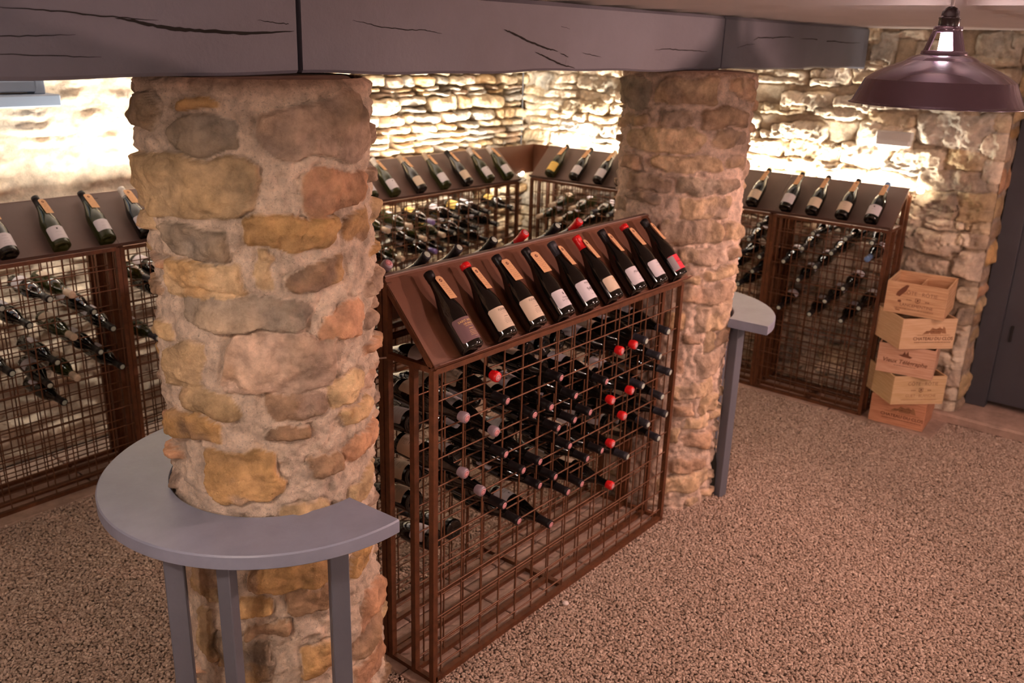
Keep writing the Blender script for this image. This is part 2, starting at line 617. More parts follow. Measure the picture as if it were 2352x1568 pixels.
# back wall on the left side of the room, whitewashed rubble then dry stone
du = 0.009
u = np.arange(0.3, 3.2, du); v = np.arange(0, 2.30, du)
U, V = np.meshgrid(u, v, indexing='ij')
st = courses(0.3, 3.2, 0, 2.3, .06, .15, .16, .48, 21, gap=.012)
H, C, BM = masonry(U, V, st, {'_': 'ww', 'w': (.64, .53, .41)}, 21, .013, 3.2, .03, (.60, .49, .38), warp=.016, facet=.012, off=.006)
P = np.stack([U, WY - H, V], -1)
tag(grid_mesh('wall_back', P, C, M_WALL, flip=False, best=BM), kind='structure')
du = 0.0065
u = np.arange(3.19, WX + 0.02, du); v = np.arange(0, 2.30, du)
U, V = np.meshgrid(u, v, indexing='ij')
st = courses(3.1, WX + .1, 0, 2.3, .030, .115, .07, .32, 33, gap=.002, shr=.95)
H, C, BM = masonry(U, V, st, PALD, 33, .062, 4.0, .012, (.17, .125, .085), warp=.012, facet=.008, off=.014)  # dark joint colour paints in the shade of the open gaps
P = np.stack([U, WY - H, V], -1)
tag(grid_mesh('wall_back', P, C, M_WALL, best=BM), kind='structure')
# right wall with coarse blocks towards the doorway
RW = [(1.35,1.713,0.241,0.091,"G"),(1.215,1.839,0.082,0.018,"G"),(1.278,1.56,0.135,0.053,"o"),(1.325,1.438,0.214,0.057,"t"),(1.427,1.31,0.119,0.045,"t"),(1.202,1.337,0.1,0.04,"o"),(1.748,1.75,0.138,0.036,"n"),(1.569,1.538,0.147,0.05,"w"),(2.322,1.637,0.174,0.048,"w"),(2.288,1.817,0.167,0.055,"w"),(1.978,1.826,0.135,0.042,"w"),(1.88,1.541,0.152,0.064,"w"),(1.861,2.146,0.067,0.091,"G"),(1.714,2.225,0.087,0.026,"t"),(1.593,2.13,0.077,0.065,"t"),(1.255,2.163,0.108,0.084,"G"),(1.204,1.978,0.092,0.08,"t"),(1.442,1.264,0.144,0.078,"t"),(1.167,1.256,0.123,0.08,"o"),(1.415,1.07,0.151,0.064,"t"),(1.168,1.103,0.096,0.043,"b"),(1.413,0.911,0.128,0.065,"t"),(1.16,0.963,0.102,0.069,"t"),(1.141,0.789,0.069,0.051,"n"),(1.132,0.644,0.064,0.065,"b"),(1.12,0.47,0.058,0.079,"w"),(1.148,0.282,0.071,0.067,"t")]
Y0 = 1.11
u = np.arange(Y0, WY + 0.02, 0.0068); v = np.arange(0, 2.30, 0.0068)
U, V = np.meshgrid(u, v, indexing='ij')
ex = [(a, b, c * 1.06 + .004, d * 1.06 + .004, k, random.Random(i).uniform(-.03, .03)) for i, (a, b, c, d, k) in enumerate(RW)]
st = courses(2.2, WY + .1, 0, 2.3, .045, .115, .13, .42, 45, taken=ex, gap=.0, TK=.55, shr=1.0)
st += [s for s in courses(Y0, 2.2, 0, 2.3, .07, .14, .14, .34, 48, taken=ex, gap=.0, TK=.55, shr=1.0) if s[0] <= 2.25]
H, C, BM = masonry(U, V, st + ex, PALW, 45, .026, 5.0, .009, (.46, .36, .26), warp=.013, facet=.015, off=.014, groove=.010, crackd=.006)
rx = np.clip((U - Y0) / 0.05, 0, 1)
P = np.stack([WX + 0.012 - H * (0.35 + 0.65 * rx) + (1 - rx) ** 2 * 0.02, U, V], -1)
tag(grid_mesh('wall_right', P, C, M_WALL, flip=True, best=BM), kind='structure')
# reveal of the doorway
u = np.arange(0, 0.42, 0.010); v = np.arange(0, 2.30, 0.010)
U, V = np.meshgrid(u, v, indexing='ij')
H, C, _ = masonry(U, V, courses(0, .42, 0, 2.3, .08, .2, .15, .4, 51, gap=.01), PAL, 51, .012, 3, .02, (.40, .31, .24))
P = np.stack([WX + 0.02 + U, Y0 - H * np.clip(U / .05, 0, 1), V], -1)
tag(grid_mesh('wall_doorway', P, C, M_WALL, flip=False), kind='structure')

# plain walls that close the room behind the viewpoint
M_PLAIN = mat('limewash', (.50, .40, .31), 0.9, bump=0.01, bscale=9, vary=0.15, vscale=3)
b = MB(); b.box((-1.1, 4.70, 1.15), (2.9, 0.2, 2.4)); tag(b.build('wall_back', M_PLAIN), kind='structure')
b = MB(); b.box((-2.6, 0.7, 1.15), (0.2, 7.9, 2.4)); tag(b.build('wall_left', M_PLAIN), kind='structure')
b = MB(); b.box((1.7, -3.2, 1.15), (8.6, 0.2, 2.4)); tag(b.build('wall_front', M_PLAIN), kind='structure')
b = MB(); b.box((6.12, -2.0, 1.15), (0.2, 2.4, 2.4)); tag(b.build('wall_right', M_PLAIN), kind='structure')
b = MB(); b.box((1.8, 0.7, -0.09), (9.0, 8.2, 0.16)); tag(b.build('floor', M_FLOORB), kind='structure')

# ceiling of long boards running towards the back wall, each lapping the next
b = MB()
x = -2.6
bw = 0.30
while x < WX + 0.6:
    b.add([(x, -3.3, 2.262), (x + bw, -3.3, 2.290), (x + bw, 4.75, 2.290), (x, 4.75, 2.262)], [(0, 3, 2, 1)])
    b.add([(x + bw, -3.3, 2.290), (x + bw, -3.3, 2.262), (x + bw, 4.75, 2.262), (x + bw, 4.75, 2.290)], [(0, 3, 2, 1)])
    x += bw
b.box((1.8, .7, 2.34), (9, 8.2, .08))
tag(b.build('ceiling', M_CEIL), kind='structure')
b = MB(); b.box((WX - .035, 2.85, 2.268), (.05, 3.5, .016)); tag(b.build('trim_1', M_CEIL), kind='structure')

# doorway: threshold slab, frame and ledged door
b = MB(); b.box((5.80, 0.10, 0.03), (0.44, 2.25, 0.065), bev=.012)
tag(b.build('stone_threshold', M_SLAB), 'worn stone threshold slab at the foot of the dark grey door', 'doorstep')
dr = bpy.data.objects.new('door_1', None); COL.objects.link(dr); dr.location = (5.9, .5, .06); tag(dr, kind='structure')
b = MB()
b.box((5.885, 1.045, 1.16), (.07, .12, 2.19), bev=.004); b.build('door_frame', M_DOOR, dr)
b = MB()
for k in range(5):
    b.box((5.905, 0.985 - .10 - k * .205, 1.175), (.035, .203, 2.15), bev=.003)
b.box((5.893, 1.0 - .02, 1.17), (.01, .006, 2.1))
dp = b.build('door_panel', M_DOOR, dr)
b = MB()
b.box((5.88, .93, .55), (.012, .014, .10), bev=.002); b.box((5.88, .93, 1.55), (.012, .014, .10), bev=.002)
b.build('hinge', M_CRACK, dp)
b = MB(); b.box((6.05, -.1, 1.1), (.1, 2.4, 2.3)); b.build('door_backing', M_DOOR, dr)

# small window high in the left wall
wn = bpy.data.objects.new('window_1', None); COL.objects.link(wn); wn.location = (1.5, WY - .03, 1.8); tag(wn, kind='structure')
b = MB()
b.box((1.945, WY - .05, 1.98), (.05, .09, .30), bev=.004); b.box((1.50, WY - .05, 1.865), (.86, .09, .05), bev=.004); b.box((1.50, WY - .05, 2.13), (.86, .09, .05), bev=.004)
b.box((1.08, WY - .05, 1.98), (.05, .09, .30), bev=.004)
b.build('window_frame', M_WIN, wn)
b = MB(); b.box((1.50, WY - .085, 1.803), (1.02, .14, .055), bev=.006); b.build('window_sill', M_WIN, wn)
b = MB(); b.box((1.50, WY - .035, 1.99), (.83, .008, .24)); b.build('window_pane', M_PANE, wn)

# paving strips under the racks
b = MB()
for k in range(6):
    b.box((0.5 + k * .85, 4.25, -.004), (.84, .58, .03), bev=.006)
tag(b.build('paving_strip', M_SLAB), 'strip of pale paving slabs under the racks along the left wall', 'paving')
b = MB()
yy = 1.12
for k, L in enumerate((.62, .9, .8, .95)):
    b.box((5.45, yy + L / 2, -.004), (.38, L - .006, .03), bev=.006)
    yy += L
tag(b.build('paving_strip', M_SLAB), 'strip of pale paving slabs under the racks along the right wall', 'paving')
b = MB()
xx = 1.80
k = 0
while xx < 3.36:
    L = (.24, .30, .21, .27, .33, .25)[k % 6]
    L = min(L, 3.39 - xx)
    for (ya, yb) in ((1.808, 1.93), (1.934, 2.12), (2.124, 2.28)):
        b.box((xx + L / 2 - .002, (ya + yb) / 2, -.005), (L - .006, yb - ya, .03), bev=.004)
    xx += L; k += 1
tag(b.build('paving_strip', M_SLAB), 'brick-sized paving stones under the central double rack', 'paving')


# ------------------------------------------------------------------ beams
def beam(x0, x1, label, cracks):
    root = empty('ceiling_beam', ((x0 + x1) / 2, 2.06, 2.04), label, 'beam')
    n = max(2, int((x1 - x0) / .04))
    zb, zt, yf, yk = 2.036, 2.260, 1.95, 2.16
    V = []; F = []
    r = random.Random(int(x0 * 100))
    for i in range(n + 1):
        X = x0 + (x1 - x0) * i / n
        w1 = .003 * math.sin(X * 5.3) + .002 * math.sin(X * 13.1)
        V += [(X, yf + w1 + .006, zb + w1), (X, yf + w1, zb + .008 + w1), (X, yf + w1 * .5, zt - .012), (X, yf + .01, zt + w1 * .3), (X, yk, zt), (X, yk, zb + w1)]
    m = 6
    for i in range(n):
        for j in range(m):
            k = (j + 1) % m
            F.append((i * m + j, i * m + k, (i + 1) * m + k, (i + 1) * m + j))
    F.append(tuple(range(m))); F.append(tuple(reversed(range(n * m, n * m + m))))
    b = MB(); b.add(V, F)
    b.build('timber', M_BEAM, root)
    # open shakes in the timber face: thin dark sunken wedges
    b = MB()
    for pts, wmax in cracks:
        q = []
        N = 8
        fine = []
        for i in range(len(pts) - 1):
            for k in range(N):
                t = k / N
                fine.append((pts[i][0] * (1 - t) + pts[i + 1][0] * t, pts[i][1] * (1 - t) + pts[i + 1][1] * t + r.uniform(-.0012, .0012)))
        fine.append(pts[-1])
        L = len(fine)
        up = []; dn = []
        for i, (X, Z) in enumerate(fine):
            w_ = wmax * (math.sin(math.pi * i / (L - 1)) ** .6) * r.uniform(.65, 1) / 2 + .0003
            yface = yf + .003 * math.sin(X * 5.3) + .002 * math.sin(X * 13.1) - .0012
            up.append((X, yface, Z + w_)); dn.append((X, yface, Z - w_))
        b.add(up + dn, [(i, i + L, i + 1 + L, i + 1) for i in range(L - 1)])
    if cracks:
        b.build('crack', M_CRACK, root, 'dark split in the timber')
    return root


beam(-0.9, 1.497, 'leftmost length of grey painted beam with a long black split, ending over the near stone column', [
    ([(1.02, 2.158), (1.065, 2.152), (1.146, 2.139), (1.245, 2.136), (1.376, 2.134), (1.49, 2.142)], .009),
    ([(.78, 2.17), (.9, 2.166), (1.0, 2.160), (1.12, 2.156)], .003), ([(.66, 2.12), (.8, 2.116), (.93, 2.122)], .002), ([(.70, 2.085), (.86, 2.08), (.98, 2.078)], .0016), ([(1.38, 2.165), (1.44, 2.160), (1.49, 2.158)], .002)])
beam(1.513, 3.802, 'middle length of grey painted beam spanning between the two stone columns', [
    ([(2.30, 2.166), (2.34, 2.158), (2.422, 2.136), (2.541, 2.111), (2.60, 2.104)], .007),
    ([(2.47, 2.10), (2.53, 2.085), (2.619, 2.060), (2.70, 2.047)], .006), ([(2.61, 2.098), (2.66, 2.085)], .003), ([(2.64, 2.052), (2.648, 2.082)], .002),
    ([(1.68, 2.175), (1.78, 2.160), (1.88, 2.155), (1.95, 2.156), (2.02, 2.148)], .0022), ([(3.217, 2.115), (3.33, 2.119), (3.44, 2.116), (3.56, 2.115), (3.666, 2.111)], .004),
    ([(2.50, 2.215), (2.58, 2.190), (2.66, 2.178)], .0015), ([(2.74, 2.10), (2.86, 2.085)], .002)])
beam(3.812, WX - .02, 'rightmost length of grey painted beam running from the far column into the right wall', [
    ([(4.10, 2.165), (4.142, 2.178), (4.3, 2.180), (4.45, 2.188), (4.55, 2.186)], .005), ([(4.62, 2.182), (4.82, 2.184), (4.95, 2.176), (5.1, 2.178), (5.3, 2.172), (5.5, 2.176)], .006),
    ([(3.95, 2.13), (4.04, 2.145), (4.12, 2.15)], .002)])
NEAR = [(-3.362,1.944,0.079,0.038,"d"),(-2.681,1.972,0.068,0.013,"o"),(-2.625,1.906,0.089,0.038,"g"),(-1.565,1.917,0.163,0.068,"t"),(-2.942,1.788,0.2,0.073,"n"),(-1.397,1.767,0.127,0.046,"r"),(-2.826,1.652,0.091,0.042,"g"),(-1.933,1.675,0.11,0.045,"o"),(-1.191,1.661,0.068,0.037,"b"),(-2.769,1.556,0.12,0.046,"n"),(-1.725,1.56,0.091,0.032,"b"),(-2.186,1.576,0.013,0.049,"n"),(-2.399,1.474,0.167,0.041,"g"),(-2.066,1.343,0.148,0.076,"t"),(-3.027,1.321,0.063,0.055,"n"),(-2.789,1.233,0.083,0.037,"n"),(-1.987,1.227,0.086,0.036,"b"),(-1.449,1.239,0.059,0.043,"n"),(-2.995,1.151,0.102,0.036,"o"),(-2.052,1.153,0.052,0.018,"b"),(-1.296,1.151,0.06,0.029,"o"),(-2.508,1.041,0.094,0.066,"o"),(-1.67,1.035,0.052,0.032,"b"),(-1.079,1.04,0.101,0.033,"r"),(-1.087,0.913,0.104,0.041,"n"),(-2.089,0.738,0.108,0.044,"o"),(-2.507,0.645,0.044,0.028,"o"),(-1.941,0.643,0.069,0.038,"b"),(-2.381,0.561,0.067,0.021,"b"),(-2.641,0.471,0.079,0.054,"d"),(-1.907,0.447,0.058,0.051,"o"),(-3.022,0.703,0.044,0.051,"n"),(-3.049,0.52,0.042,0.077,"n"),(-1.327,0.697,0.044,0.035,"o"),(-1.001,0.501,0.078,0.06,"r"),(-1.091,0.402,0.105,0.038,"b"),(-1.113,0.294,0.112,0.045,"r"),(-1.434,1.434,0.072,0.041,"r"),(-1.955,0.895,0.069,0.046,"n")]
FAR = [(-3.688,1.938,0.131,0.06,"g"),(-2.666,1.956,0.12,0.056,"b"),(-1.691,1.968,0.082,0.04,"r"),(-3.565,1.824,0.09,0.022,"o"),(-2.8,1.837,0.074,0.033,"t"),(-1.927,1.843,0.134,0.036,"b"),(-3.07,1.747,0.202,0.047,"n"),(-1.86,1.759,0.104,0.032,"t"),(-2.581,1.65,0.161,0.034,"n"),(-1.66,1.659,0.082,0.026,"t"),(-3.598,1.635,0.07,0.026,"b"),(-3.185,1.558,0.124,0.033,"b"),(-2.083,1.559,0.168,0.031,"g"),(-3.236,1.492,0.101,0.017,"t"),(-2.172,1.471,0.125,0.043,"n"),(-2.379,1.364,0.141,0.057,"t"),(-1.529,1.361,0.076,0.036,"n"),(-2.253,1.252,0.102,0.034,"t"),(-1.475,1.248,0.048,0.033,"b"),(-1.718,1.166,0.102,0.022,"n"),(-2.421,1.152,0.065,0.017,"n"),(-1.995,1.08,0.169,0.039,"r"),(-2.523,0.955,0.056,0.035,"o"),(-1.732,0.977,0.124,0.058,"n"),(-2.243,0.876,0.051,0.027,"r"),(-1.87,0.856,0.021,0.059,"n"),(-1.49,0.86,0.037,0.039,"r"),(-1.722,0.736,0.109,0.057,"t"),(-2.436,0.741,0.03,0.029,"r"),(-2.067,0.623,0.114,0.041,"n"),(-2.304,0.527,0.051,0.028,"r"),(-1.721,0.533,0.06,0.04,"n"),(-1.912,0.457,0.087,0.035,"n"),(-1.811,0.348,0.102,0.04,"r"),(-2.027,0.218,0.112,0.032,"r"),(-2.038,0.132,0.151,0.041,"n"),(-2.367,0.396,0.028,0.039,"n")]


def column(cx, cy, r0, data, seed, label, step):
    seam = math.atan2(cy, cx)            # the joint of the surface faces away from the stairs
    u = np.arange(seam - 2 * math.pi, seam + 1e-6, step / r0)
    u[-1] = seam
    v = np.arange(-0.03, 2.036, step)
    ex = []
    for i, (t, z, a, bb, k) in enumerate(data):
        while t > seam: t -= 2 * math.pi
        while t < seam - 2 * math.pi: t += 2 * math.pi
        ex.append(((t) * r0, z, a * 1.04 + .002, bb * 1.02 + .003, k, random.Random(seed + i).uniform(-.07, .07)))
    T, Z = np.meshgrid(u, v, indexing='ij')
    U = T * r0
    vis = (min(e[0] for e in ex), max(e[0] for e in ex))
    back = courses((seam - 2 * math.pi) * r0 + .1, seam * r0 - .1, 0.0, 2.03, .07, .12, .12, .28, seed, taken=ex, gap=.035, TK=.85)
    zc = [e[1] for e in ex]
    back = [s for s in back if not (vis[0] + .05 < s[0] < vis[1] - .02 and min(zc) < s[1] < 2.1)] 
    back = [(a, b_, c * .85, d * .8, k, rr) for (a, b_, c, d, k, rr) in back]
    H, C, best = masonry(U, Z, ex + back, PAL if seed == 60 else PALF, seed, .013, 4.4, .006, (.70, .56, .43) if seed == 60 else (.70, .53, .42), warp=.017, facet=.012, off=.006, groove=.009, crackd=.005, two=.75)
    # dark seams round the stones, rough lime mortar between
    H = H + fbm(U, Z, .024, seed + 9, 3) * .016 * (1 - best) + fbm(U, Z, .30, seed + 10, 2) * .022
    if seed == 60:
        H = H + .03 * np.clip(.55 - Z, 0, .55)
    top = np.clip((Z - 1.985) / .05, 0, 1)
    C = C * (1 - top[..., None] * .75) + np.array((.50, .30, .205)) * top[..., None] * .75
    R = r0 - .004 + H - np.clip((Z - 2.02) / .016, 0, 1) * .02
    P = np.stack([cx + R * np.cos(T), cy + R * np.sin(T), Z], -1)
    root = empty('stone_column', (cx, cy, 0), label, 'column')
    P -= np.array([cx, cy, 0])
    grid_mesh('masonry_shaft', P, C, M_STONE, root, best=best)
    b = MB()
    b.lathe([(r0 - .02, 2.012), (r0 - .05, 2.034)], 40, (cx, cy, 0))
    b.build('mortar_bed', mat('lime_mortar', (.50, .33, .24), .95, bump=.01, bscale=40, vary=.2), root)
    return root


column(1.42, 2.035, .288, NEAR, 60, 'near round column of rubble stone and lime mortar, ringed by the closer half-round table', .0052)
column(3.686, 2.035, .288, FAR, 80, 'far round column of rubble stone behind the right end of the central rack', .0065)


# ------------------------------------------------------------------ half-round tables
def half_table(cx, cy, zt, legs, label, r_in=.30, r_out=.49):
    root = empty('half_round_table', (cx, cy, 0), label, 'table')
    return root


def ring_top(root, cx, cy, zt, a0, a1, ri, ro, th):
    n = 72
    b = MB()
    prof = [(ri, zt - th), (ro - .003, zt - th), (ro, zt - th + .003), (ro, zt - .004), (ro - .004, zt), (ri + .003, zt), (ri, zt - .003)]
    m = len(prof)
    V = []
    for i in range(n + 1):
        t = a0 + (a1 - a0) * i / n
        for (r, z) in prof:
            V.append((cx + r * math.cos(t), cy + r * math.sin(t), z))
    F = []
    for i in range(n):
        for j in range(m):
            k = (j + 1) % m
            F.append((i * m + j, i * m + k, (i + 1) * m + k, (i + 1) * m + j))
    F.append(tuple(reversed(range(m)))); F.append(tuple(range(n * m, n * m + m)))
    b.add(V, F)
    b.build('tabletop', M_TABLE, root)


rt = empty('half_round_table', (1.42, 2.035, 0), 'closer grey half-round table wrapped around the near stone column', 'table')
ring_top(rt, 1.42, 2.035, .927, math.radians(93), math.radians(273), .300, .492, .040)
for (x, y, a, sx, sy) in ((1.000, 1.903, 0.95, .040, .048), (1.072, 1.782, 0.35, .034, .040), (1.322, 1.650, 1.10, .040, .050), (1.44, 2.47, 2.2, .045, .05)):
    b = MB()
    b.box((x, y, .4435), (sx, sy, .887), Matrix.Rotation(a, 3, 'Z'), bev=.0025)
    b.build('leg', M_LEG, rt)
rt = empty('half_round_table', (3.686, 2.035, 0), 'farther grey half-round table sticking out behind the far stone column', 'table')
ring_top(rt, 3.686, 2.035, .948, math.radians(-87), math.radians(93), .300, .492, .042)
for (x, y, a, sx, sy) in ((3.800, 1.728, -.35, .045, .055), (4.10, 1.94, .2, .045, .05), (3.95, 2.36, .9, .045, .05)):
    b = MB()
    b.box((x, y, .453), (sx, sy, .906), Matrix.Rotation(a, 3, 'Z'), bev=.0025)
    b.build('leg', M_LEG, rt)


# ------------------------------------------------------------------ wine racks
PITCH = .1012


class Frame:
    """rack coordinates: u along the rack, v out from the ridge towards the room, z up"""
    def __init__(self, o, du, dv):
        self.o = Vector(o); self.du = Vector(du); self.dv = Vector(dv)

    def __call__(self, u, v, z):
        return self.o + self.du * u + self.dv * v + Vector((0, 0, z))


def wires(b, fr, u0, u1, v, z0, z1, pu, pz, r, uoff=0, zoff=None, n=4):
    u = u0 + uoff
    while u < u1 - .005:
        b.tube(fr(u, v, z0), fr(u, v, z1), r, n)
        u += pu
    z = (z0 + .05) if zoff is None else zoff
    while z < z1 - .004:
        b.tube(fr(u0, v + r * 1.7, z), fr(u1, v + r * 1.7, z), r, n)
        z += pz


def half(fr, root, u0, u1, zr, zf, vf, pan_mat, fine=False, ov=.013, ovr=0.0, post_top=None, n_end=(True, True), uoff=.035, ridge=True, wr=.0031, posts_w=.021):
    pt = zf - .012
    vm = .127 if fine else .130
    ends = []
    if n_end[0]: ends.append(u0 + posts_w / 2)
    if n_end[1]: ends.append(u1 - posts_w / 2)
    for ue in ends:
        for (vv, zz) in ((vf, pt), (vm, pt)) + (((.013, zr - .02),) if ridge else ()):
            b = MB(); b.bar(fr(ue, vv, .005), fr(ue, vv, zz), posts_w, posts_w, fr.du); b.build('post', M_RUST, root)
        for (p_, q_, nm_) in ((fr(ue, .013, pt), fr(ue, vf, pt), 'side_rail'), (fr(ue, .004, zr - .020), fr(ue, vf - .002, zf - .003), 'sloping_brace'), (fr(ue, .0, .017), fr(ue, vf, .017), 'side_rail')):
            b = MB(); b.bar(p_, q_, .019, .019); b.build(nm_, M_RUST, root)
    for vv in (vf, vm) + ((.013,) if ridge else ()):
        b = MB(); b.bar(fr(u0 + .014, vv, .019), fr(u1 - .014, vv, .019), .021, .021); b.build('bottom_rail', M_RUST, root)
    for vv in (vf, vm):
        b = MB(); b.bar(fr(u0 + .014, vv, pt - .006), fr(u1 - .014, vv, pt - .004), .018, .018); b.build('top_rail', M_RUST, root)
    b = MB(); b.bar(fr((u0 + u1) / 2, .0, .018), fr((u0 + u1) / 2, vf, .018), .022, .020); b.build('floor_brace', M_RUST, root)
    for vv in (vf - .004, vm):
        b = MB(); wires(b, fr, u0 + .01, u1 - .01, vv, .022, pt, PITCH, .0993, wr, uoff, .066); b.build('wire_mesh', M_WIRE, root)
    if fine:
        b = MB(); wires(b, fr, u0 + .01, u1 - .01, -.065, .03, zr - .06, PITCH / 2, .0497, .0034, .02, .05, 4); b.build('wire_mesh', M_WIRE, root)
        b = MB()
        b.bar(fr(u0 + .012, -.065, .005), fr(u0 + .012, -.065, zr - .05), .022, .022); b.bar(fr(u1 - .012, -.065, .005), fr(u1 - .012, -.065, zr - .05), .022, .022)
        b.bar(fr(u0 + .012, -.065, zr - .05), fr(u1 - .012, -.065, zr - .05), .022, .022); b.bar(fr(u0 + .012, -.065, .016), fr(u1 - .012, -.065, .016), .022, .022)
        b.build('back_frame', M_RUST, root)
    # sloping display panel with a turned-up ledge
    sl = Vector((vf + .015, zf - zr)); sl.normalize()
    nn = Vector((-sl.y, sl.x))
    t = .003
    a0, a1 = u0 - ov, u1 + ovr
    A = (0.0, zr); B = (vf + .015, zf)
    L = .023
    Bt = (B[0] + nn.x * L, B[1] + nn.y * L)
    b = MB()
    q = [(A[0] - .014, A[1] - .004), (A[0], A[1]), B, Bt]
    qq = [(A[0] - .014, A[1] - .010), (A[0] - t * .3, A[1] - t * 2), (B[0] + .001 - nn.x * t, B[1] - nn.y * t - .002), (Bt[0] + sl.x * t, Bt[1] + sl.y * t)]
    V = [fr(a0, *p) for p in q] + [fr(a0, *p) for p in qq] + [fr(a1, *p) for p in q] + [fr(a1, *p) for p in qq]
    F = []
    for i in range(3):
        F.append((i, i + 1, 9 + i, 8 + i)); F.append((4 + i, 12 + i, 13 + i, 5 + i))
        F.append((i, 4 + i, 5 + i, i + 1)); F.append((8 + i, 9 + i, 13 + i, 12 + i))
    F.append((0, 8, 12, 4)); F.append((3, 7, 15, 11))
    b.add(V, F)
    b.build('display_panel', pan_mat, root)
    b = MB(); b.bar(fr(a0, -.005, zr - .003), fr(a1, -.005, zr - .003), .014, .007); b.build('ridge_strip', M_RIDGE, root)


# central double-sided rack
cr_ = empty('wine_rack', (2.61, 2.033, 0), 'rust-brown double-sided wire wine rack standing between the two stone columns', 'wine rack')
fC = Frame((0, 2.033, 0), (1, 0, 0), (0, -1, 0))
fCb = Frame((0, 2.033, 0), (1, 0, 0), (0, 1, 0))
half(fC, cr_, 1.841, 3.382, 1.429, 1.180, .217, M_PANEL, ov=-.004, ovr=.028, uoff=.041)
half(fCb, cr_, 1.841, 3.382, 1.429, 1.180, .217, M_PANEL, ov=-.004, ovr=.028, uoff=.041)
b = MB(); b.tube((1.853, 2.015, 1.16), (1.80, 2.03, 1.165), .003); b.tube((1.80, 2.03, 1.165), (1.76, 2.06, 1.18), .003)
b.build('cable_tie', M_TIE, cr_, 'pale cable tie looped on the end post')

# wall racks
RACKS = {}


def wall_rack(key, fr, u0, u1, label, centre):
    root = empty('wine_rack', centre, label, 'wine rack')
    half(fr, root, u0, u1, 1.381, 1.168, .217, M_PANEL2, fine=True, ov=0.0)
    RACKS[key] = (fr, root)


fA = Frame((0, 4.27, 0), (1, 0, 0), (0, -1, 0))
fB = Frame((0, 4.35, 0), (1, 0, 0), (0, -1, 0))
fR = Frame((5.53, 0, 0), (0, -1, 0), (-1, 0, 0))
wall_rack('A', fA, .53, 2.02, 'wire wine rack against the left wall, leftmost in view, below the small window', (1.27, 4.2, 0))
wall_rack('A2', fA, 2.022, 3.42, 'wire wine rack against the left wall, mostly hidden behind the near stone column', (2.7, 4.2, 0))
wall_rack('B', fB, 3.50, 5.09, 'wire wine rack against the dry-stone wall, ending at the corner', (4.3, 4.28, 0))
wall_rack('C', fR, -4.195, -3.227, 'wire wine rack on the right wall next to the corner, left of the far column', (5.45, 3.7, 0))
wall_rack('C2', fR, -3.225, -2.267, 'wire wine rack on the right wall partly hidden behind the far column', (5.45, 2.75, 0))
wall_rack('D', fR, -2.265, -1.55, 'narrow wire wine rack on the right wall beside the stacked wooden crates', (5.45, 1.9, 0))
# bent sheet closing the corner between the racks
b = MB()
z0, z1 = 1.165, 1.379
Pc = [(5.09, 4.35), (5.53, 4.35), (5.53, 4.195)]
for (p, q) in ((Pc[0], Pc[1]), (Pc[1], Pc[2])):
    b.box(((p[0] + q[0]) / 2, (p[1] + q[1]) / 2, (z0 + z1) / 2), (abs(p[0] - q[0]) + .003, abs(p[1] - q[1]) + .003, z1 - z0))
tag(b.build('corner_panel', M_PANEL), 'bent brown metal sheet closing the corner between the two wall racks', 'panel')


def led_spot(x, y, z, label):
    b = MB()
    b.lathe([(.001, -.022), (.016, -.018), (.022, -.004), (.018, .010), (.001, .016)], 14, (x, y, z), caps=False)
    o = tag(b.build('led_spotlight', M_LEDSPOT), label, 'light')
    return o


led_spot(5.40, 4.36, 1.165, 'small glowing LED light in the corner gap between the left and right wall racks')
led_spot(5.565, 1.50, 1.375, 'small glowing LED light at the door end of the right wall rack')
point('led_light', (5.33, 4.43, 1.12), 2.5, LED, .02)
b = MB(); b.path([(5.60, 4.535, 1.25), (5.597, 4.53, 1.5), (5.602, 4.535, 1.8), (5.598, 4.53, 2.0), (5.602, 4.535, 2.27)], .006)
tag(b.build('electric_cable', M_CABLE), 'thin grey electric cable running up the corner of the stone walls', 'cable')
b = MB(); b.box((5.588, 1.70, 1.665), (.05, .205, .05), bev=.006); b.box((5.582, 1.70, 1.625), (.055, .20, .045), bev=.010)
tag(b.build('junction_box', M_BOX), 'pale flat box let into the right stone wall above the rack', 'box')

# ------------------------------------------------------------------ bottles
LB = .290


def lathe_mesh(name, prof, n, mats, mid=None):
    b = MB()
    b.lathe(prof, n)
    me = new_mesh(name, b.v, b.f, mats, None, b.s)
    return me


BODY = [(.002, .012), (.026, .004), (.036, .0), (.0405, .004), (.0410, .012), (.0410, .120), (.0405, .132), (.0385, .146), (.0345, .162), (.0290, .180), (.0235, .198), (.0190, .214), (.0165, .230), (.0152, .250), (.0150, .272), (.0155, .286)]
BODYB = [(.002, .012), (.026, .004), (.034, .0), (.0375, .004), (.0380, .012), (.0380, .170), (.0370, .184), (.0330, .198), (.0245, .212), (.0175, .222), (.0155, .236), (.0150, .272), (.0155, .286)]


def cap_prof(z0, r=.0162):
    return [(.0150 + (.0022 if z0 < .24 else .001), z0), (r, z0 + .004), (r, .272), (r + .0012, .274), (r + .0012, .288), (r - .001, .2915), (.010, .292)]


def wax_prof(z0):
    return [(.0156, z0), (.0168, z0 + .005), (.0172, .270), (.0188, .277), (.0186, .287), (.0165, .2915), (.010, .2925)]


_bm = {}


def body_mesh(g):
    if g not in _bm:
        _bm[g] = lathe_mesh('bottle_glass', BODY, 26, [M_GREENG if g == 'green' else M_GLASS])
    return _bm[g]


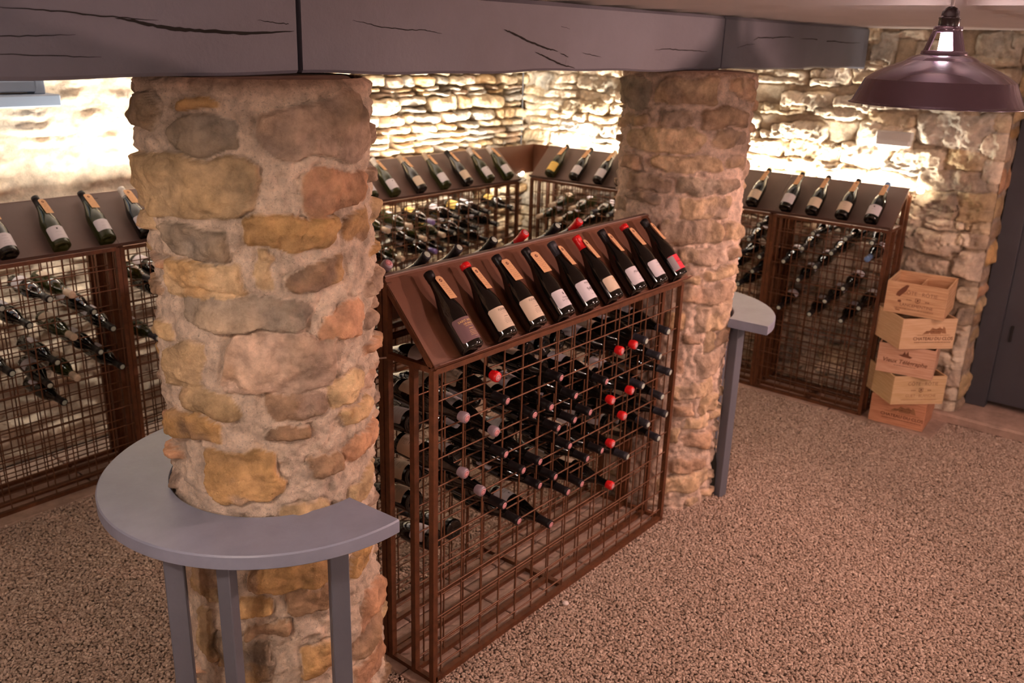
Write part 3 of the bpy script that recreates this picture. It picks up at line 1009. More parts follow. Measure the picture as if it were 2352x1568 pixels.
def cap_mesh(kind):
    if ('c', kind) in _bm:
        return _bm[('c', kind)]
    spec = {'black': (M_CAPB, .232, 0, M_DISC), 'char': (M_CAPG, .232, 0, M_DISCG), 'red': (M_CAPR, .262, 1, M_DISC), 'redfull': (M_CAPR, .232, 0, M_DISC), 'mauve': (M_CAPP, .262, 1, M_DISC),
            'cream': (M_CAPC, .225, 0, M_CAPC), 'white': (M_CAPW, .228, 0, M_CAPW), 'blue': (M_CAPN, .228, 0, M_CAPN), 'violet': (M_CAPV, .228, 0, M_CAPV), 'shortblack': (M_CAPB, .255, 0, M_CAPB),
            'dark': (M_CAPB, .235, 0, M_DISCG), 'redcap': (M_CAPR, .270, 1, M_CAPR)}[kind]
    m, z0, wax, disc = spec
    b = MB()
    b.lathe(wax_prof(z0) if wax else cap_prof(z0), 20, caps=False)
    b.cur = 1
    b.lathe([(.0118, .2925), (.0118, .2934), (.0085, .2936)], 18, caps=False)
    b.cur = 2
    b.lathe([(.0085, .2936), (.0065, .2936)], 18, caps=False)
    b.cur = 1
    b.lathe([(.0065, .2936), (.0001, .2937)], 18, caps=False)
    b.cur = 0
    b.lathe([(.0165, .2912), (.0100, .2928), (.0001, .2930)], 16, caps=False)
    me = new_mesh('capsule', b.v, b.f, [m, disc, M_CAPRING if disc is M_DISC else disc], b.m, b.s)
    _bm[('c', kind)] = me
    return me


def curved(b, V, F, r, u0=0.0, z0=0.0, theta=0.0):
    P = []
    for (x, y) in V:
        t = theta + (x + u0) / .041
        P.append((r * math.sin(t), -r * math.cos(t), y + z0))
    b.add(P, F)


def label_mesh(paper, z0, z1, half_w, texts=(), corner=.006, second=None, inks=(M_INK, M_INKG, M_INKY)):
    """paper label wrapped round the body, its middle facing local -Y; texts = (string, x, z, size, ink, shear)"""
    b = MB()
    n = 22
    V = []
    for i in range(n + 1):
        x = -half_w + 2 * half_w * i / n
        k = max(0, abs(x) - (half_w - corner))
        dz = corner - math.sqrt(max(0, corner ** 2 - k ** 2)) if k > 0 else 0
        V += [(x, z0 + dz), (x, z1 - dz)]
    F = [(2 * i, 2 * i + 2, 2 * i + 3, 2 * i + 1) for i in range(n)]
    curved(b, V, F, .0414)
    mats = [paper] + list(inks) + ([second[0]] if second else [])
    if second:
        b.cur = 4
        V2 = [(second[1] + (second[2] - second[1]) * i / 6, zz) for i in range(7) for zz in (second[3], second[4])]
        curved(b, V2, [(2 * i, 2 * i + 2, 2 * i + 3, 2 * i + 1) for i in range(6)], .0416)
    for t in texts:
        if t[0] == '#rect':
            _, x, z, wd, hh, ink = t
            b.cur = ink
            curved(b, [(x - wd / 2, z - hh / 2), (x + wd / 2, z - hh / 2), (x + wd / 2, z + hh / 2), (x - wd / 2, z + hh / 2)], [(0, 1, 2, 3)], .0418)
        elif t[0] == '#line':
            _, x, z, wd, hh, ink = t
            b.cur = ink
            q = random.Random(int(z * 1e5) + int(wd * 1e4))
            k = x - wd / 2
            while k < x + wd / 2:
                L = q.uniform(.002, .006)
                L = min(L, x + wd / 2 - k)
                curved(b, [(k, z - hh / 2), (k + L, z - hh / 2), (k + L, z + hh / 2), (k, z + hh / 2)], [(0, 1, 2, 3)], .0418)
                k += L + .0012
        else:
            s, x, z, size, ink, shear = t
            b.cur = ink
            V, F = text_mesh(s, size, shear)
            curved(b, V, F, .0418, x, z)
    return new_mesh('label', b.v, b.f, mats, b.m, b.s)


def tag_mesh(seed, wd=.034, ln=.092):
    r = random.Random(seed)
    b = MB()
    c = .008
    P = [(-wd / 2, 0), (wd / 2, 0), (wd / 2, ln - c), (wd / 2 - c, ln), (-wd / 2 + c, ln), (-wd / 2, ln - c)]
    # bent slightly outwards near its foot; lies in the local X-Z plane facing -Y
    V = [(x, 0.0 - .004 * (1 - z / ln) ** 2, z) for x, z in P] + [(x, .0006 - .004 * (1 - z / ln) ** 2, z) for x, z in P]
    n = len(P)
    F = [tuple(range(n)), tuple(reversed(range(n, 2 * n)))] + [(i, i + n, (i + 1) % n + n, (i + 1) % n) for i in range(n)]
    b.add(V, F)
    b.cur = 1
    yy = -.0012
    N = 14
    cz = ln - .018
    ring = [(.0062 * math.cos(6.2832 * i / N), yy, cz + .0062 * math.sin(6.2832 * i / N)) for i in range(N)]
    b.add(ring, [tuple(range(N))])
    b.cur = 0
    ring = [(.0024 * math.cos(6.2832 * i / N), yy - .0004, cz + .0024 * math.sin(6.2832 * i / N)) for i in range(N)]
    b.add(ring, [tuple(range(N))])
    b.cur = 1
    z = ln - .032
    while z > .008:
        x = -wd / 2 + .005
        end = wd / 2 - r.uniform(.004, .012)
        while x < end:
            L = r.uniform(.0015, .004)
            h = r.uniform(.0004, .0010)
            y2 = -.0012 - .004 * (1 - z / ln) ** 2
            zz = z + r.uniform(-.0012, .0012)
            b.add([(x, y2, zz), (x + L, y2, zz + r.uniform(-.001, .001)), (x + L, y2, zz + h), (x, y2, zz + h)], [(0, 1, 2, 3)])
            x += L + r.uniform(.0004, .002)
        z -= .0075
    return new_mesh('price_tag', b.v, b.f, [M_KRAFT, M_TAGINK], b.m, b.s)


LABELS = {
    'plum': label_mesh(M_LABP, .022, .102, .054, [('SAINT AMOUR', 0, .088, .0105, 3, 0), ('LES BANDS', 0, .0775, .0085, 3, 0), ('#line', 0, .0705, .036, .0010, 3), ('#line', 0, .060, .020, .0018, 3), ('#line', 0, .052, .026, .0010, 3), ('#line', 0, .047, .030, .0010, 3), ('#line', 0, .042, .028, .0010, 3), ('#line', 0, .037, .032, .0010, 3), ('#line', .004, .030, .014, .0008, 3)]),
    'fleurie': label_mesh(M_LABC, .022, .100, .054, [('FLEURIE', 0, .088, .0105, 1, 0), ('COEUR', 0, .079, .0055, 2, 0), ('#line', 0, .073, .030, .0009, 2), ('#line', 0, .062, .020, .0018, 1), ('#line', 0, .054, .026, .0009, 1), ('#line', 0, .049, .034, .0009, 1), ('#line', 0, .044, .032, .0011, 1), ('#line', 0, .039, .030, .0009, 1), ('#line', .004, .030, .012, .0008, 2)]),
    'chateau': label_mesh(M_LABW, .028, .094, .046, [('#rect', 0, .0775, .0065, .009, 1), ('#rect', 0, .0785, .0025, .004, 2), ('Château', 0, .0615, .0085, 1, 0), ('La Chaize', 0, .052, .0100, 1, 0), ('#line', 0, .044, .022, .0008, 2), ('#line', .0, .034, .012, .0008, 2)]),
    'ninety': label_mesh(M_LABW, .024, .100, .050, [('PONCIÉ', .002, .088, .0085, 1, 0), ('#line', 0, .081, .014, .0008, 2), ('949', .0, .062, .021, 1, 0), ('#line', 0, .041, .018, .0010, 1)]),
    'emblem': label_mesh(M_LABC, .028, .086, .046, [('#rect', .004, .074, .007, .009, 3), ('#rect', .004, .075, .003, .004, 1), ('#line', .004, .064, .016, .0012, 2), ('#line', .004, .040, .010, .0008, 2)]),
    'script': label_mesh(M_LABW, .024, .096, .048, [('Moulin', -.002, .072, .013, 1, .5), ('#line', .004, .050, .014, .0012, 2), ('#line', 0, .038, .026, .0010, 2)]),
    'lines': label_mesh(M_LABW, .026, .096, .046, [('POUILLY', .002, .080, .0060, 2, 0), ('#rect', .006, .089, .004, .004, 3), ('#line', 0, .068, .03, .001, 2), ('#line', 0, .060, .034, .0007, 3), ('#line', 0, .046, .036, .0008, 3), ('#line', 0, .038, .024, .001, 2)]),
    'red': label_mesh(M_LABR, .024, .092, .050, [('Chiroubles', 0, .060, .011, 1, .4), ('#line', 0, .074, .02, .001, 1), ('#line', 0, .036, .02, .001, 1)], second=(M_INKG, -.050, -.022, .026, .090)),
    'white': label_mesh(M_LABW, .026, .094, .046, [('#line', 0, .080, .018, .002, 2), ('#line', 0, .066, .026, .0012, 2), ('#line', 0, .050, .022, .0010, 2), ('#line', 0, .038, .028, .0010, 2)]),
    'cream': label_mesh(M_LABC, .026, .092, .046, [('#line', 0, .078, .022, .002, 2), ('#line', 0, .060, .026, .0012, 2), ('#line', 0, .042, .024, .0010, 2)]),
    'yellow': label_mesh(M_LABY, .022, .10, .048, [('#line', 0, .078, .022, .002, 1), ('#line', 0, .060, .026, .0012, 2)]),
    'crest': label_mesh(M_LABW, .026, .096, .046, [('#rect', 0, .080, .007, .009, 1), ('#line', 0, .062, .026, .0016, 2), ('#line', 0, .044, .024, .0010, 2)]),
    'small': label_mesh(M_LABW, .040, .100, .040, [('#line', 0, .080, .018, .0014, 2), ('#line', 0, .062, .02, .0010, 2)]),
}
TAGS = [tag_mesh(i, wd=w_) for i, w_ in enumerate((.034, .034, .040, .042, .032, .030, .032, .034, .030))]
NB = {'band': None}
b = MB(); b.lathe([(.0172, .216), (.0180, .222), (.0168, .232)], 20, caps=False)
NECK = new_mesh('neck_band', b.v, b.f, [M_CAPW], None, b.s)


def bottle(base, d, facing, label, group, glass='dark', cap='black', lab='white', tagm=None, tag_roll=0.0, roll=0.0, cat='wine bottle', collar=False, scale=1.0):
    """base = centre of the foot, d = unit axis towards the neck, facing = where the label looks"""
    d = Vector(d).normalized()
    f = Vector(facing)
    f = (f - d * f.dot(d)).normalized()
    y = -f
    x = y.cross(d)
    R = Matrix((x, y, d)).transposed() @ Matrix.Rotation(roll, 3, 'Z')
    root = bpy.data.objects.new('wine_bottle', None)
    root.empty_display_size = .03
    COL.objects.link(root)
    root.location = base
    root.rotation_euler = R.to_euler()
    root.scale = (scale,) * 3
    tag(root, label, cat, group)
    gl = link('bottle_glass', body_mesh(glass), root)
    link('capsule', cap_mesh(cap), root)
    if lab: link('paper_label', LABELS[lab], gl)
    if collar: link('neck_label', NECK, gl)
    if tagm is not None:
        t = link('price_tag', tagm, root)
        t.location = (.0, -.0205, .178)
        q = Matrix.Rotation(tag_roll, 3, 'Z')
        t.location = q @ Vector((.008, -.0300, .172))
        t.rotation_euler = (Matrix.Rotation(tag_roll, 3, 'Z') @ Matrix.Rotation(-.10, 3, 'X')).to_euler()
    return root


def on_panel(fr, u, zr, zf, s_base, off=.0425):
    """base point and axis of a bottle lying on the sloping panel, standing on its ledge"""
    vx = .232; L = math.hypot(vx, zr - zf)
    sv, sz = vx / L, (zf - zr) / L
    nv, nz = -sz, sv
    p = fr(u, sv * s_base + nv * off, zr + sz * s_base + nz * off)
    d = (fr(0, -sv, -sz) - fr(0, 0, 0))
    n = (fr(0, nv, nz) - fr(0, 0, 0))
    return p, d, n


ORD = ['first', 'second', 'third', 'fourth', 'fifth', 'sixth', 'seventh', 'eighth', 'ninth', 'tenth', 'eleventh', 'twelfth', 'thirteenth', 'fourteenth']
# nine display bottles on the front panel of the central rack
front9 = [(1.982, 'shortblack', 'plum', 'dark red wine bottle with plum SAINT AMOUR label, leftmost on the central display panel'),
          (2.152, 'redcap', 'fleurie', 'red-capped wine bottle with cream FLEURIE label, second from left on the central display panel'),
          (2.312, 'shortblack', 'fleurie', 'black-capped wine bottle with cream FLEURIE label, third from left on the central display panel'),
          (2.474, 'black', 'chateau', 'wine bottle with white château label and tiny black shield on the central display panel'),
          (2.628, 'char', 'ninety', 'wine bottle with tall white label numbered 94 in the middle of the central display panel'),
          (2.786, 'redfull', 'emblem', 'wine bottle with long red foil and short cream emblem label on the central panel'),
          (2.954, 'black', 'script', 'black-capped wine bottle with flowing script label, third from right on the central panel'),
          (3.117, 'redcap', 'lines', 'red-capped wine bottle with white lined label, second from right on the central display panel'),
          (3.276, 'shortblack', 'red', 'wine bottle with bright red label, rightmost on the central display panel')]
for i, (u, cap, lab, text) in enumerate(front9):
    p, d, n = on_panel(fC, u, 1.429, 1.180, .3365)
    bottle(p, d, n + Vector((.10, 0, 0)), text, None, 'dark', cap, lab, TAGS[i], tag_roll=(.0, .10, -.12, -.15, .06, .08, .08, .0, .10)[i], cat='wine bottle')
rear = [(1.905, 'mauve'), (2.078, 'char'), (2.235, 'char'), (2.420, 'dark'), (2.600, 'redfull'), (2.800, 'dark'), (2.950, 'redfull')]
rname = {'mauve': 'mauve-waxed', 'char': 'grey-capped', 'dark': 'black-capped', 'redfull': 'red-capped'}
for i, (u, cap) in enumerate(rear):
    p, d, n = on_panel(fCb, u, 1.429, 1.180, .300)
    bottle(p, d, n, '%s bottle neck peeping over the ridge of the central rack, %s from left' % (rname[cap], ORD[i]), 'bottles on the rear panel of the central rack', 'dark', cap, 'white')


def stock(fr, lst, rack_text, group, vcap, vbase, tiltz, u_of, labs, left_sign=1, z_lim=None, uoffset=None):
    """bottles lying in the wire cells, necks towards the room"""
    caps_ = {'d': 'dark', 'c': 'cream', 'g': 'char', 'v': 'violet', 'b': 'blue', 'k': 'black', 'r': 'red', 'p': 'mauve', 'x': 'char'}
    names = {'dark': 'dark-capped', 'cream': 'cream-foiled', 'char': 'grey-foiled', 'violet': 'violet-foiled', 'blue': 'blue-foiled', 'black': 'black-foiled', 'red': 'red-waxed', 'mauve': 'mauve-waxed'}
    rows = {}
    used = set()
    for (uu, z, k) in lst:
        u = uu
        kz = int(round((z - .080) / .0993))
        fu = (u - u_of) / PITCH
        cell = math.floor(fu)
        while (cell, kz) in used:
            cell += 1 if fu - math.floor(fu) > .5 or (cell, kz) in used and (cell - 1, kz) in used else -1
            if (cell, kz) in used:
                cell = cell + 1
        used.add((cell, kz))
        frac = min(.76, max(.24, fu - cell))
        rows.setdefault(kz, []).append((cell, frac, k))
    for ri, kz in enumerate(sorted(rows, reverse=True)):
        row = sorted(rows[kz])
        for ci, (cell, frac, k) in enumerate(row):
            uc = u_of + (cell + frac) * PITCH
            ub = u_of + (cell + .5 + (frac - .5) * .12) * PITCH
            zc = .066 + .0993 * kz + .0205
            zb = zc + tiltz
            pc = fr(uc, vcap, zc); pb = fr(ub, vbase, zb)
            d = (pc - pb).normalized()
            pb = pc - d * .293
            cap = caps_[k]
            lab = labs[(cell * 7 + kz * 3) % len(labs)]
            text = '%s bottle in the %s, %s row down, %s from left' % (names[cap], rack_text, ORD[ri], ORD[ci])
            bottle(pb, d, Vector((0, 0, 1)) + fr.du * ((cell * 13 + kz * 5) % 7 - 3) * .2, text, group, 'green' if (k in 'cg') else 'dark', cap, lab, collar=False)
    return used


CF = [(2.18,.975,'k'),(1.977,.97,'p'),(2.105,.862,'p'),(2.182,.77,'k'),(2.325,.858,'k'),(2.275,.675,'k'),(1.97,.776,'p'),(2.055,.679,'p'),(2.186,.57,'k'),(2.258,.476,'k'),(2.10,1.066,'r'),
      (3.235,.966,'x'),(3.059,.97,'x'),(3.0,.974,'r'),(2.917,.973,'r'),(3.203,.87,'x'),(3.3,.772,'x'),(2.489,.971,'k'),(2.793,.864,'k'),(3.06,.771,'x'),(2.982,.778,'r'),(2.836,.787,'r'),(2.574,.87,'k'),(3.21,.672,'x'),(2.392,.872,'k'),
      (2.69,.763,'k'),(2.934,.68,'r'),(3.304,.572,'x'),(2.60,.764,'k'),(3.121,.569,'x'),(2.473,.768,'k'),(3.224,.464,'x'),(2.859,.575,'r'),(2.552,.674,'k'),(2.799,.565,'k'),(2.999,.472,'x'),(2.369,.681,'k'),(2.70,.564,'k'),(2.469,.574,'k'),
      (2.649,.479,'k'),(2.887,.379,'r'),(2.39,.563,'k'),(2.557,.479,'k'),(2.455,.381,'k')]
used = stock(fC, CF, 'central rack front', 'bottles lying in the front of the central rack', .253, -.040, .030, 1.892, ['white', 'fleurie', 'cream', 'lines', 'chateau'])
# bottles lying in the rear half of the same rack, their feet towards the stairs
RB = []
for kz in range(3, 11):
    for cell in range(0, 15):
        if (cell, kz) not in used and random.Random(cell * 31 + kz * 17).random() < (.62 if kz > 7 else .45 if kz > 4 else .2):
            RB.append((cell, kz))
RB = RB[:44]
rowsb = {}
for cell, kz in RB: rowsb.setdefault(kz, []).append(cell)
for ri, kz in enumerate(sorted(rowsb, reverse=True)):
    for ci, cell in enumerate(sorted(rowsb[kz])):
        uc = 1.892 + (cell + .5) * PITCH
        zc = .066 + .0993 * kz + .020
        pc = fCb(uc, .253, zc); pb = fCb(uc, -.02, zc + .026)
        d = (pc - pb).normalized()
        pb = pc - d * .293
        bottle(pb, d, Vector((-.4, -.2, 1)), 'dark bottle at the back of the central rack, %s row down, %s from left' % (ORD[ri], ORD[ci]), 'bottles lying in the rear of the central rack', 'dark', 'char' if cell % 3 else 'red', ['white', 'cream', 'fleurie', 'white'][(cell + kz) % 4])

LA = [(1.667,.96,'d'),(1.766,.965,'c'),(1.477,.959,'d'),(1.574,.861,'d'),(1.853,.869,'d'),(1.933,.773,'d'),(1.748,.778,'c'),(1.86,.681,'d'),(1.955,.588,'d'),(1.658,.676,'d'),(1.738,.585,'c'),(1.477,.671,'d'),(1.588,.579,'d'),(1.669,.485,'d'),(1.36,.96,'d'),(1.37,.76,'d')]
stock(fA, LA, 'leftmost wall rack', 'bottles in the leftmost wall rack', .253, -.038, .030, .575, ['white', 'small', 'cream'])
stock(fA, [(2.167,.968,'g'),(2.158,.686,'g'),(2.27,.97,'d'),(2.26,.86,'d'),(2.36,.69,'d')], 'rack behind the near column', 'bottles in the wall rack behind the near column', .253, -.038, .030, 2.075, ['white', 'cream'])
LBk = [(3.779,.959,'c'),(3.974,.965,'c'),(4.104,.882,'c'),(4.263,.885,'c'),(4.176,.977,'v'),(4.348,.9,'d'),(4.646,.971,'d'),(4.749,.988,'d'),(4.973,.996,'d'),(4.421,.881,'d'),(4.2,.787,'v'),(4.124,.77,'d'),(4.284,.771,'d'),(4.548,.782,'d'),(4.619,.881,'d'),(4.829,.893,'d'),(4.444,.968,'d'),(3.812,.77,'d'),(4.0,.87,'d'),(3.9,.77,'c'),(3.70,.87,'d'),(4.72,.78,'d')]
stock(fB, LBk, 'rack below dry-stone wall', 'bottles in the wall rack below the dry-stone wall', .253, -.038, .030, 3.545, ['white', 'yellow', 'cream', 'small'])
LC = [(-4.09,.881,'c'),(-3.979,.971,'c'),(-3.912,.877,'c'),(-3.796,.972,'c'),(-3.87,.77,'d'),(-3.605,.97,'g'),(-3.463,.982,'g'),(-3.735,.87,'d'),(-3.50,.87,'d'),(-4.0,.77,'d'),(-3.33,.96,'d')]
stock(fR, LC, 'right-hand corner rack', 'bottles in the right wall rack next to the corner', .253, -.038, .030, -4.150, ['white', 'cream', 'small'])
LC2 = [(-2.444,.865,'d'),(-2.366,.763,'d'),(-2.435,.667,'d'),(-2.393,.96,'d'),(-2.31,.86,'d'),(-2.50,.76,'d'),(-2.34,1.06,'d')]
stock(fR, LC2, 'rack behind the far column', 'bottles in the right wall rack behind the far column', .253, -.038, .030, -3.180, ['white', 'cream'])
LD = [(-2.15,.864,'d'),(-2.041,.958,'d'),(-1.989,1.06,'d'),(-1.947,.87,'d'),(-2.04,.768,'d'),(-1.863,.965,'d'),(-1.811,1.06,'d'),(-1.65,.966,'b'),(-1.618,1.06,'d'),(-2.138,.576,'d'),(-1.943,.573,'d'),(-1.86,.674,'d'),(-1.762,.766,'d'),(-1.747,.575,'d'),(-1.654,.674,'d')]
stock(fR, LD, 'narrow rack by the crates', 'bottles in the narrow right wall rack by the crates', .253, -.038, .030, -2.220, ['small', 'white'])

SET = [  # frame, u, glass, cap, label, collar, where
    (fA, 1.524, 'dark', 'dark', 'white', 'leftmost on the left wall rack, cut by the picture edge'),
    (fA, 1.746, 'green', 'dark', 'crest', 'with square white label, left of the panel joint on the left rack'),
    (fA, 1.955, 'green', 'dark', 'small', 'in olive glass with narrow label, beside the left panel joint'),
    (fA, 2.150, 'dark', 'white', 'white', 'white-capped, half hidden by the near stone column'),
    (fB, 3.653, 'green', 'white', 'white', 'white-labelled, emerging right beside the near column below the dry-stone wall'),
    (fB, 3.839, 'green', 'white', 'crest', 'second visible from the near column below the dry-stone wall'),
    (fB, 4.067, 'dark', 'cream', 'cream', 'cream-labelled with cream foil below the dry-stone wall, third from the near column'),
    (fB, 4.292, 'green', 'cream', 'white', 'fourth from the near column below the dry-stone wall'),
    (fB, 4.508, 'dark', 'dark', 'cream', 'cream-labelled with a dark cap, fifth from the near column below the dry-stone wall'),
    (fB, 4.732, 'green', 'white', 'crest', 'white-capped, second from the wall corner below the dry-stone wall'),
    (fB, 4.939, 'green', 'white', 'white', 'closest to the wall corner on the left-hand rack'),
    (fR, -3.994, 'green', 'dark', 'yellow', 'yellow-labelled, closest to the wall corner on the right-hand rack'),
    (fR, -3.777, 'dark', 'dark', 'white', 'second from the corner on the right-hand rack, with a white collar'),
    (fR, -3.569, 'dark', 'cream', 'white', 'third from the corner on the right-hand rack'),
    (fR, -3.383, 'dark', 'dark', 'white', 'almost hidden by the left edge of the far stone column'),
    (fR, -2.402, 'dark', 'dark', 'cream', 'cream-labelled, just right of the far stone column'),
    (fR, -2.181, 'dark', 'dark', 'white', 'white-labelled, just right of the panel joint on the right wall rack'),
    (fR, -2.015, 'dark', 'dark', 'cream', 'third from the right end of the right wall rack'),
    (fR, -1.834, 'dark', 'dark', 'cream', 'second from the right end of the right wall rack'),
    (fR, -1.663, 'dark', 'blue', 'crest', 'last before the stacked crates on the right wall rack'),
]
for i, (fr, u, g, cap, lab, where) in enumerate(SET):
    p, d, n = on_panel(fr, u, 1.381, 1.168, .3105)
    bottle(p, d, n, 'display bottle %s' % where, 'display bottles on the wall racks', g, cap, lab, TAGS[i % 9], tag_roll=(.15 if fr is not fR else -.15), collar=(i in (12, 13, 15, 17, 18, 19)))


# ------------------------------------------------------------------ pendant lamps
def pendant(x, y, label):
    root = empty('pendant_lamp', (x, y, 2.003), label, 'lamp')
    Z = 2.003
    b = MB()
    out = [(.222, 0.0), (.2225, .002), (.216, .004), (.2125, .008), (.200, .036), (.187, .064), (.168, .078), (.143, .092), (.114, .105), (.092, .114), (.084, .120), (.078, .124), (.062, .129), (.056, .131)]
    b.lathe([(r, z + Z) for r, z in out[:6]], 72, (x, y, 0), caps=False)
    b.lathe([(r, z + Z) for r, z in out[5:10]], 72, (x, y, 0), caps=False)
    b.lathe([(r, z + Z) for r, z in out[9:]], 72, (x, y, 0), caps=False)
    b.cur = 1
    inn = [(.056, .128), (.078, .121), (.092, .110), (.145, .091), (.170, .077), (.183, .064), (.1965, .035), (.210, .006), (.222, 0.0)]
    b.lathe([(r - .0008, z + Z) for r, z in inn], 64, (x, y, 0), caps=False)
    b.build('lamp_shade', [M_LAMP, M_LAMPI], root)
    b = MB()
    b.lathe([(.0575, .130 + Z), (.0575, .138 + Z), (.051, .140 + Z)], 32, (x, y, 0), caps=False)
    b.lathe([(.034, .186 + Z), (.036, .190 + Z), (.036, .200 + Z), (.022, .203 + Z)], 32, (x, y, 0), caps=False)
    for k in range(3):
        t = 2 * math.pi * k / 3 + .05
        for dt in (-.30, -.1, .1, .30):
            c1 = math.cos(t + dt); s1 = math.sin(t + dt)
            b.bar((x + .052 * c1, y + .052 * s1, Z + .135), (x + .034 * c1, y + .034 * s1, Z + .190), .0125, .003, (c1, s1, 0))
    b.build('vented_neck', M_LAMP, root)
    b = MB()
    b.lathe([(.026, .200 + Z), (.026, .218 + Z), (.0275, .220 + Z), (.0275, .2225 + Z), (.0225, .224 + Z), (.0225, .229 + Z), (.021, .238 + Z), (.014, .246 + Z), (.006, .250 + Z)], 24, (x, y, 0), caps=False)
    b.build('lamp_cap', M_LAMPB, root)
    b = MB(); b.tube((x, y, Z + .248), (x + .002, y, 2.279), .0045, 8); b.build('cord', M_CORD, root)
    b = MB()
    b.lathe([(.001, .055 + Z), (.018, .060 + Z), (.029, .078 + Z), (.030, .092 + Z), (.024, .115 + Z), (.017, .140 + Z), (.016, .185 + Z)], 20, (x, y, 0), caps=False)
    b.build('bulb', M_BULB, root)
    return root


names_ = ['mauve enamel pendant lamp with vented neck hanging at the upper right', 'mauve enamel pendant lamp hanging beyond the right picture edge near the door',
          'added unseen fill lamp, mauve pendant beyond the left picture edge before the near column', 'added unseen fill lamp, mauve pendant far behind the viewpoint to the right']
for (x, y, pw), nm, pc in zip(PENDANTS, names_, PCOL):
    pendant(x, y, nm)
    point('pendant_light', (x, y, 2.003 + .030), pw, pc, .028)
for loc, tgt, pw, ang in SPOTS:
    loc = Vector(loc); ax = (Vector(tgt) - loc).normalized()
    sp_ = empty('ceiling_spotlight', loc, 'small dark ceiling spotlight beyond the right picture edge aimed at the central rack', 'lamp')
    b = MB(); b.tube(loc - ax * .10, loc + ax * .0, .035, 20, .040); b.build('lamp_body', M_LAMPB, sp_)
    b = MB(); b.tube(loc - ax * .06, (loc.x, loc.y, 2.27), .008, 8); b.build('bracket', M_LAMPB, sp_)
    l = bpy.data.lights.new('spot_light', 'SPOT'); l.energy = pw; l.color = (1.0, 0.58, 0.48); l.spot_size = ang; l.spot_blend = .75; l.shadow_soft_size = .025
    lo = bpy.data.objects.new('spot_light', l); COL.objects.link(lo); lo.location = loc + ax * .012; lo.rotation_euler = ax.to_track_quat('-Z', 'Y').to_euler()


# unseen fill lamps, shaped as bulkheads, added on the walls behind the viewpoint
M_FILL_GLOBE = mat('fill_globe_glow', (1, 1, 1), 0.4, emis=(1.0, 0.78, 0.70), estr=6)
for (x, y, nx, ny, nm) in ((-2.42, .4, 1, 0, 'added unseen fill lamp, bulkhead shaped, on the wall behind the stairs'), (.4, -3.02, 0, 1, 'added unseen fill lamp, bulkhead shaped, on the front wall, left one'), (3.4, -3.02, 0, 1, 'added unseen fill lamp, bulkhead shaped, on the front wall, right one')):
    wl = empty('fill_wall_lamp', (x, y, 1.95), nm, 'lamp')
    b = MB(); b.box((x - nx * .05, y - ny * .05, 1.95), (.05 + .13 * abs(ny), .05 + .13 * abs(nx), .18), bev=.006); b.build('fill_lamp_base', M_BOX, wl)
    b = MB(); b.lathe([(.001, -.07), (.05, -.05), (.07, 0), (.05, .05), (.001, .07)], 20, (x + nx * .03, y + ny * .03, 1.95), caps=False); b.build('fill_globe', M_FILL_GLOBE, wl)
    point('fill_wall_light', (x + nx * .13, y + ny * .13, 1.95), 36, (1.0, .80, .73), .06)


# ------------------------------------------------------------------ wooden crates
def flat_text(b, s, x, z, size, shear=0, bold=0.0):
    V, F = text_mesh(s, size, shear, bold)
    b.add([(x + p[0], -.0007, z + p[1]) for p in V], F)


def crate(a, bb, z0, h, wood_m, art, label, divider=False, depth=.325):
    """a = front left foot, bb = front right foot (seen from the room)"""
    a = Vector((a[0], a[1], 0)); bb = Vector((bb[0], bb[1], 0))
    ex_ = (bb - a); L = ex_.length; ex_.normalize()
    ey = Vector((-ex_.y, ex_.x, 0))
    R = Matrix((ex_, ey, Vector((0, 0, 1)))).transposed()
    root = bpy.data.objects.new('wine_crate', None)
    COL.objects.link(root)
    root.location = (a.x, a.y, z0)
    root.rotation_euler = R.to_euler()
    tag(root, label, 'crate')
    t = .009

    def part(name, boxes, mats, extra=None):
        b = MB()
        for c, s in boxes:
            b.box(c, s, bev=.0012)
        if extra: extra(b)
        me = new_mesh(name, b.v, b.f, mats, b.m, b.s)
        return link(name, me, root)

    def deco(b):
        b.cur = 1
        art(b, L)
    part('front_board', [((L / 2, t / 2, h / 2), (L, t, h - .001))], [wood_m, M_BURN, M_BURN2], deco)
    part('back_board', [((L / 2, depth - t / 2, h / 2), (L, t, h - .001))], [wood_m])
    part('side_board', [((t / 2, depth / 2, h / 2), (t, depth - 2 * t, h - .001))], [wood_m])
    part('side_board', [((L - t / 2, depth / 2, h / 2), (t, depth - 2 * t, h - .001))], [wood_m])
    part('bottom_board', [((L / 2, depth / 2, .006), (L - 2 * t, depth - 2 * t, .010))], [wood_m])
    if divider:
        part('divider', [((L * .5, depth / 2, h * .45), (.005, depth - 2 * t, h * .8))], [wood_m])
    return root


def line(b, x, z, wd, hh, seed):
    q = random.Random(seed)
    k = x - wd / 2
    while k < x + wd / 2:
        L = min(q.uniform(.003, .012), x + wd / 2 - k)
        b.add([(k, -.0007, z - hh / 2), (k + L, -.0007, z - hh / 2), (k + L, -.0007, z + hh / 2), (k, -.0007, z + hh / 2)], [(0, 1, 2, 3)])
        k += L + .0025


def poly(b, pts):
    b.add([(p[0], -.0007, p[1]) for p in pts], [tuple(range(len(pts)))])


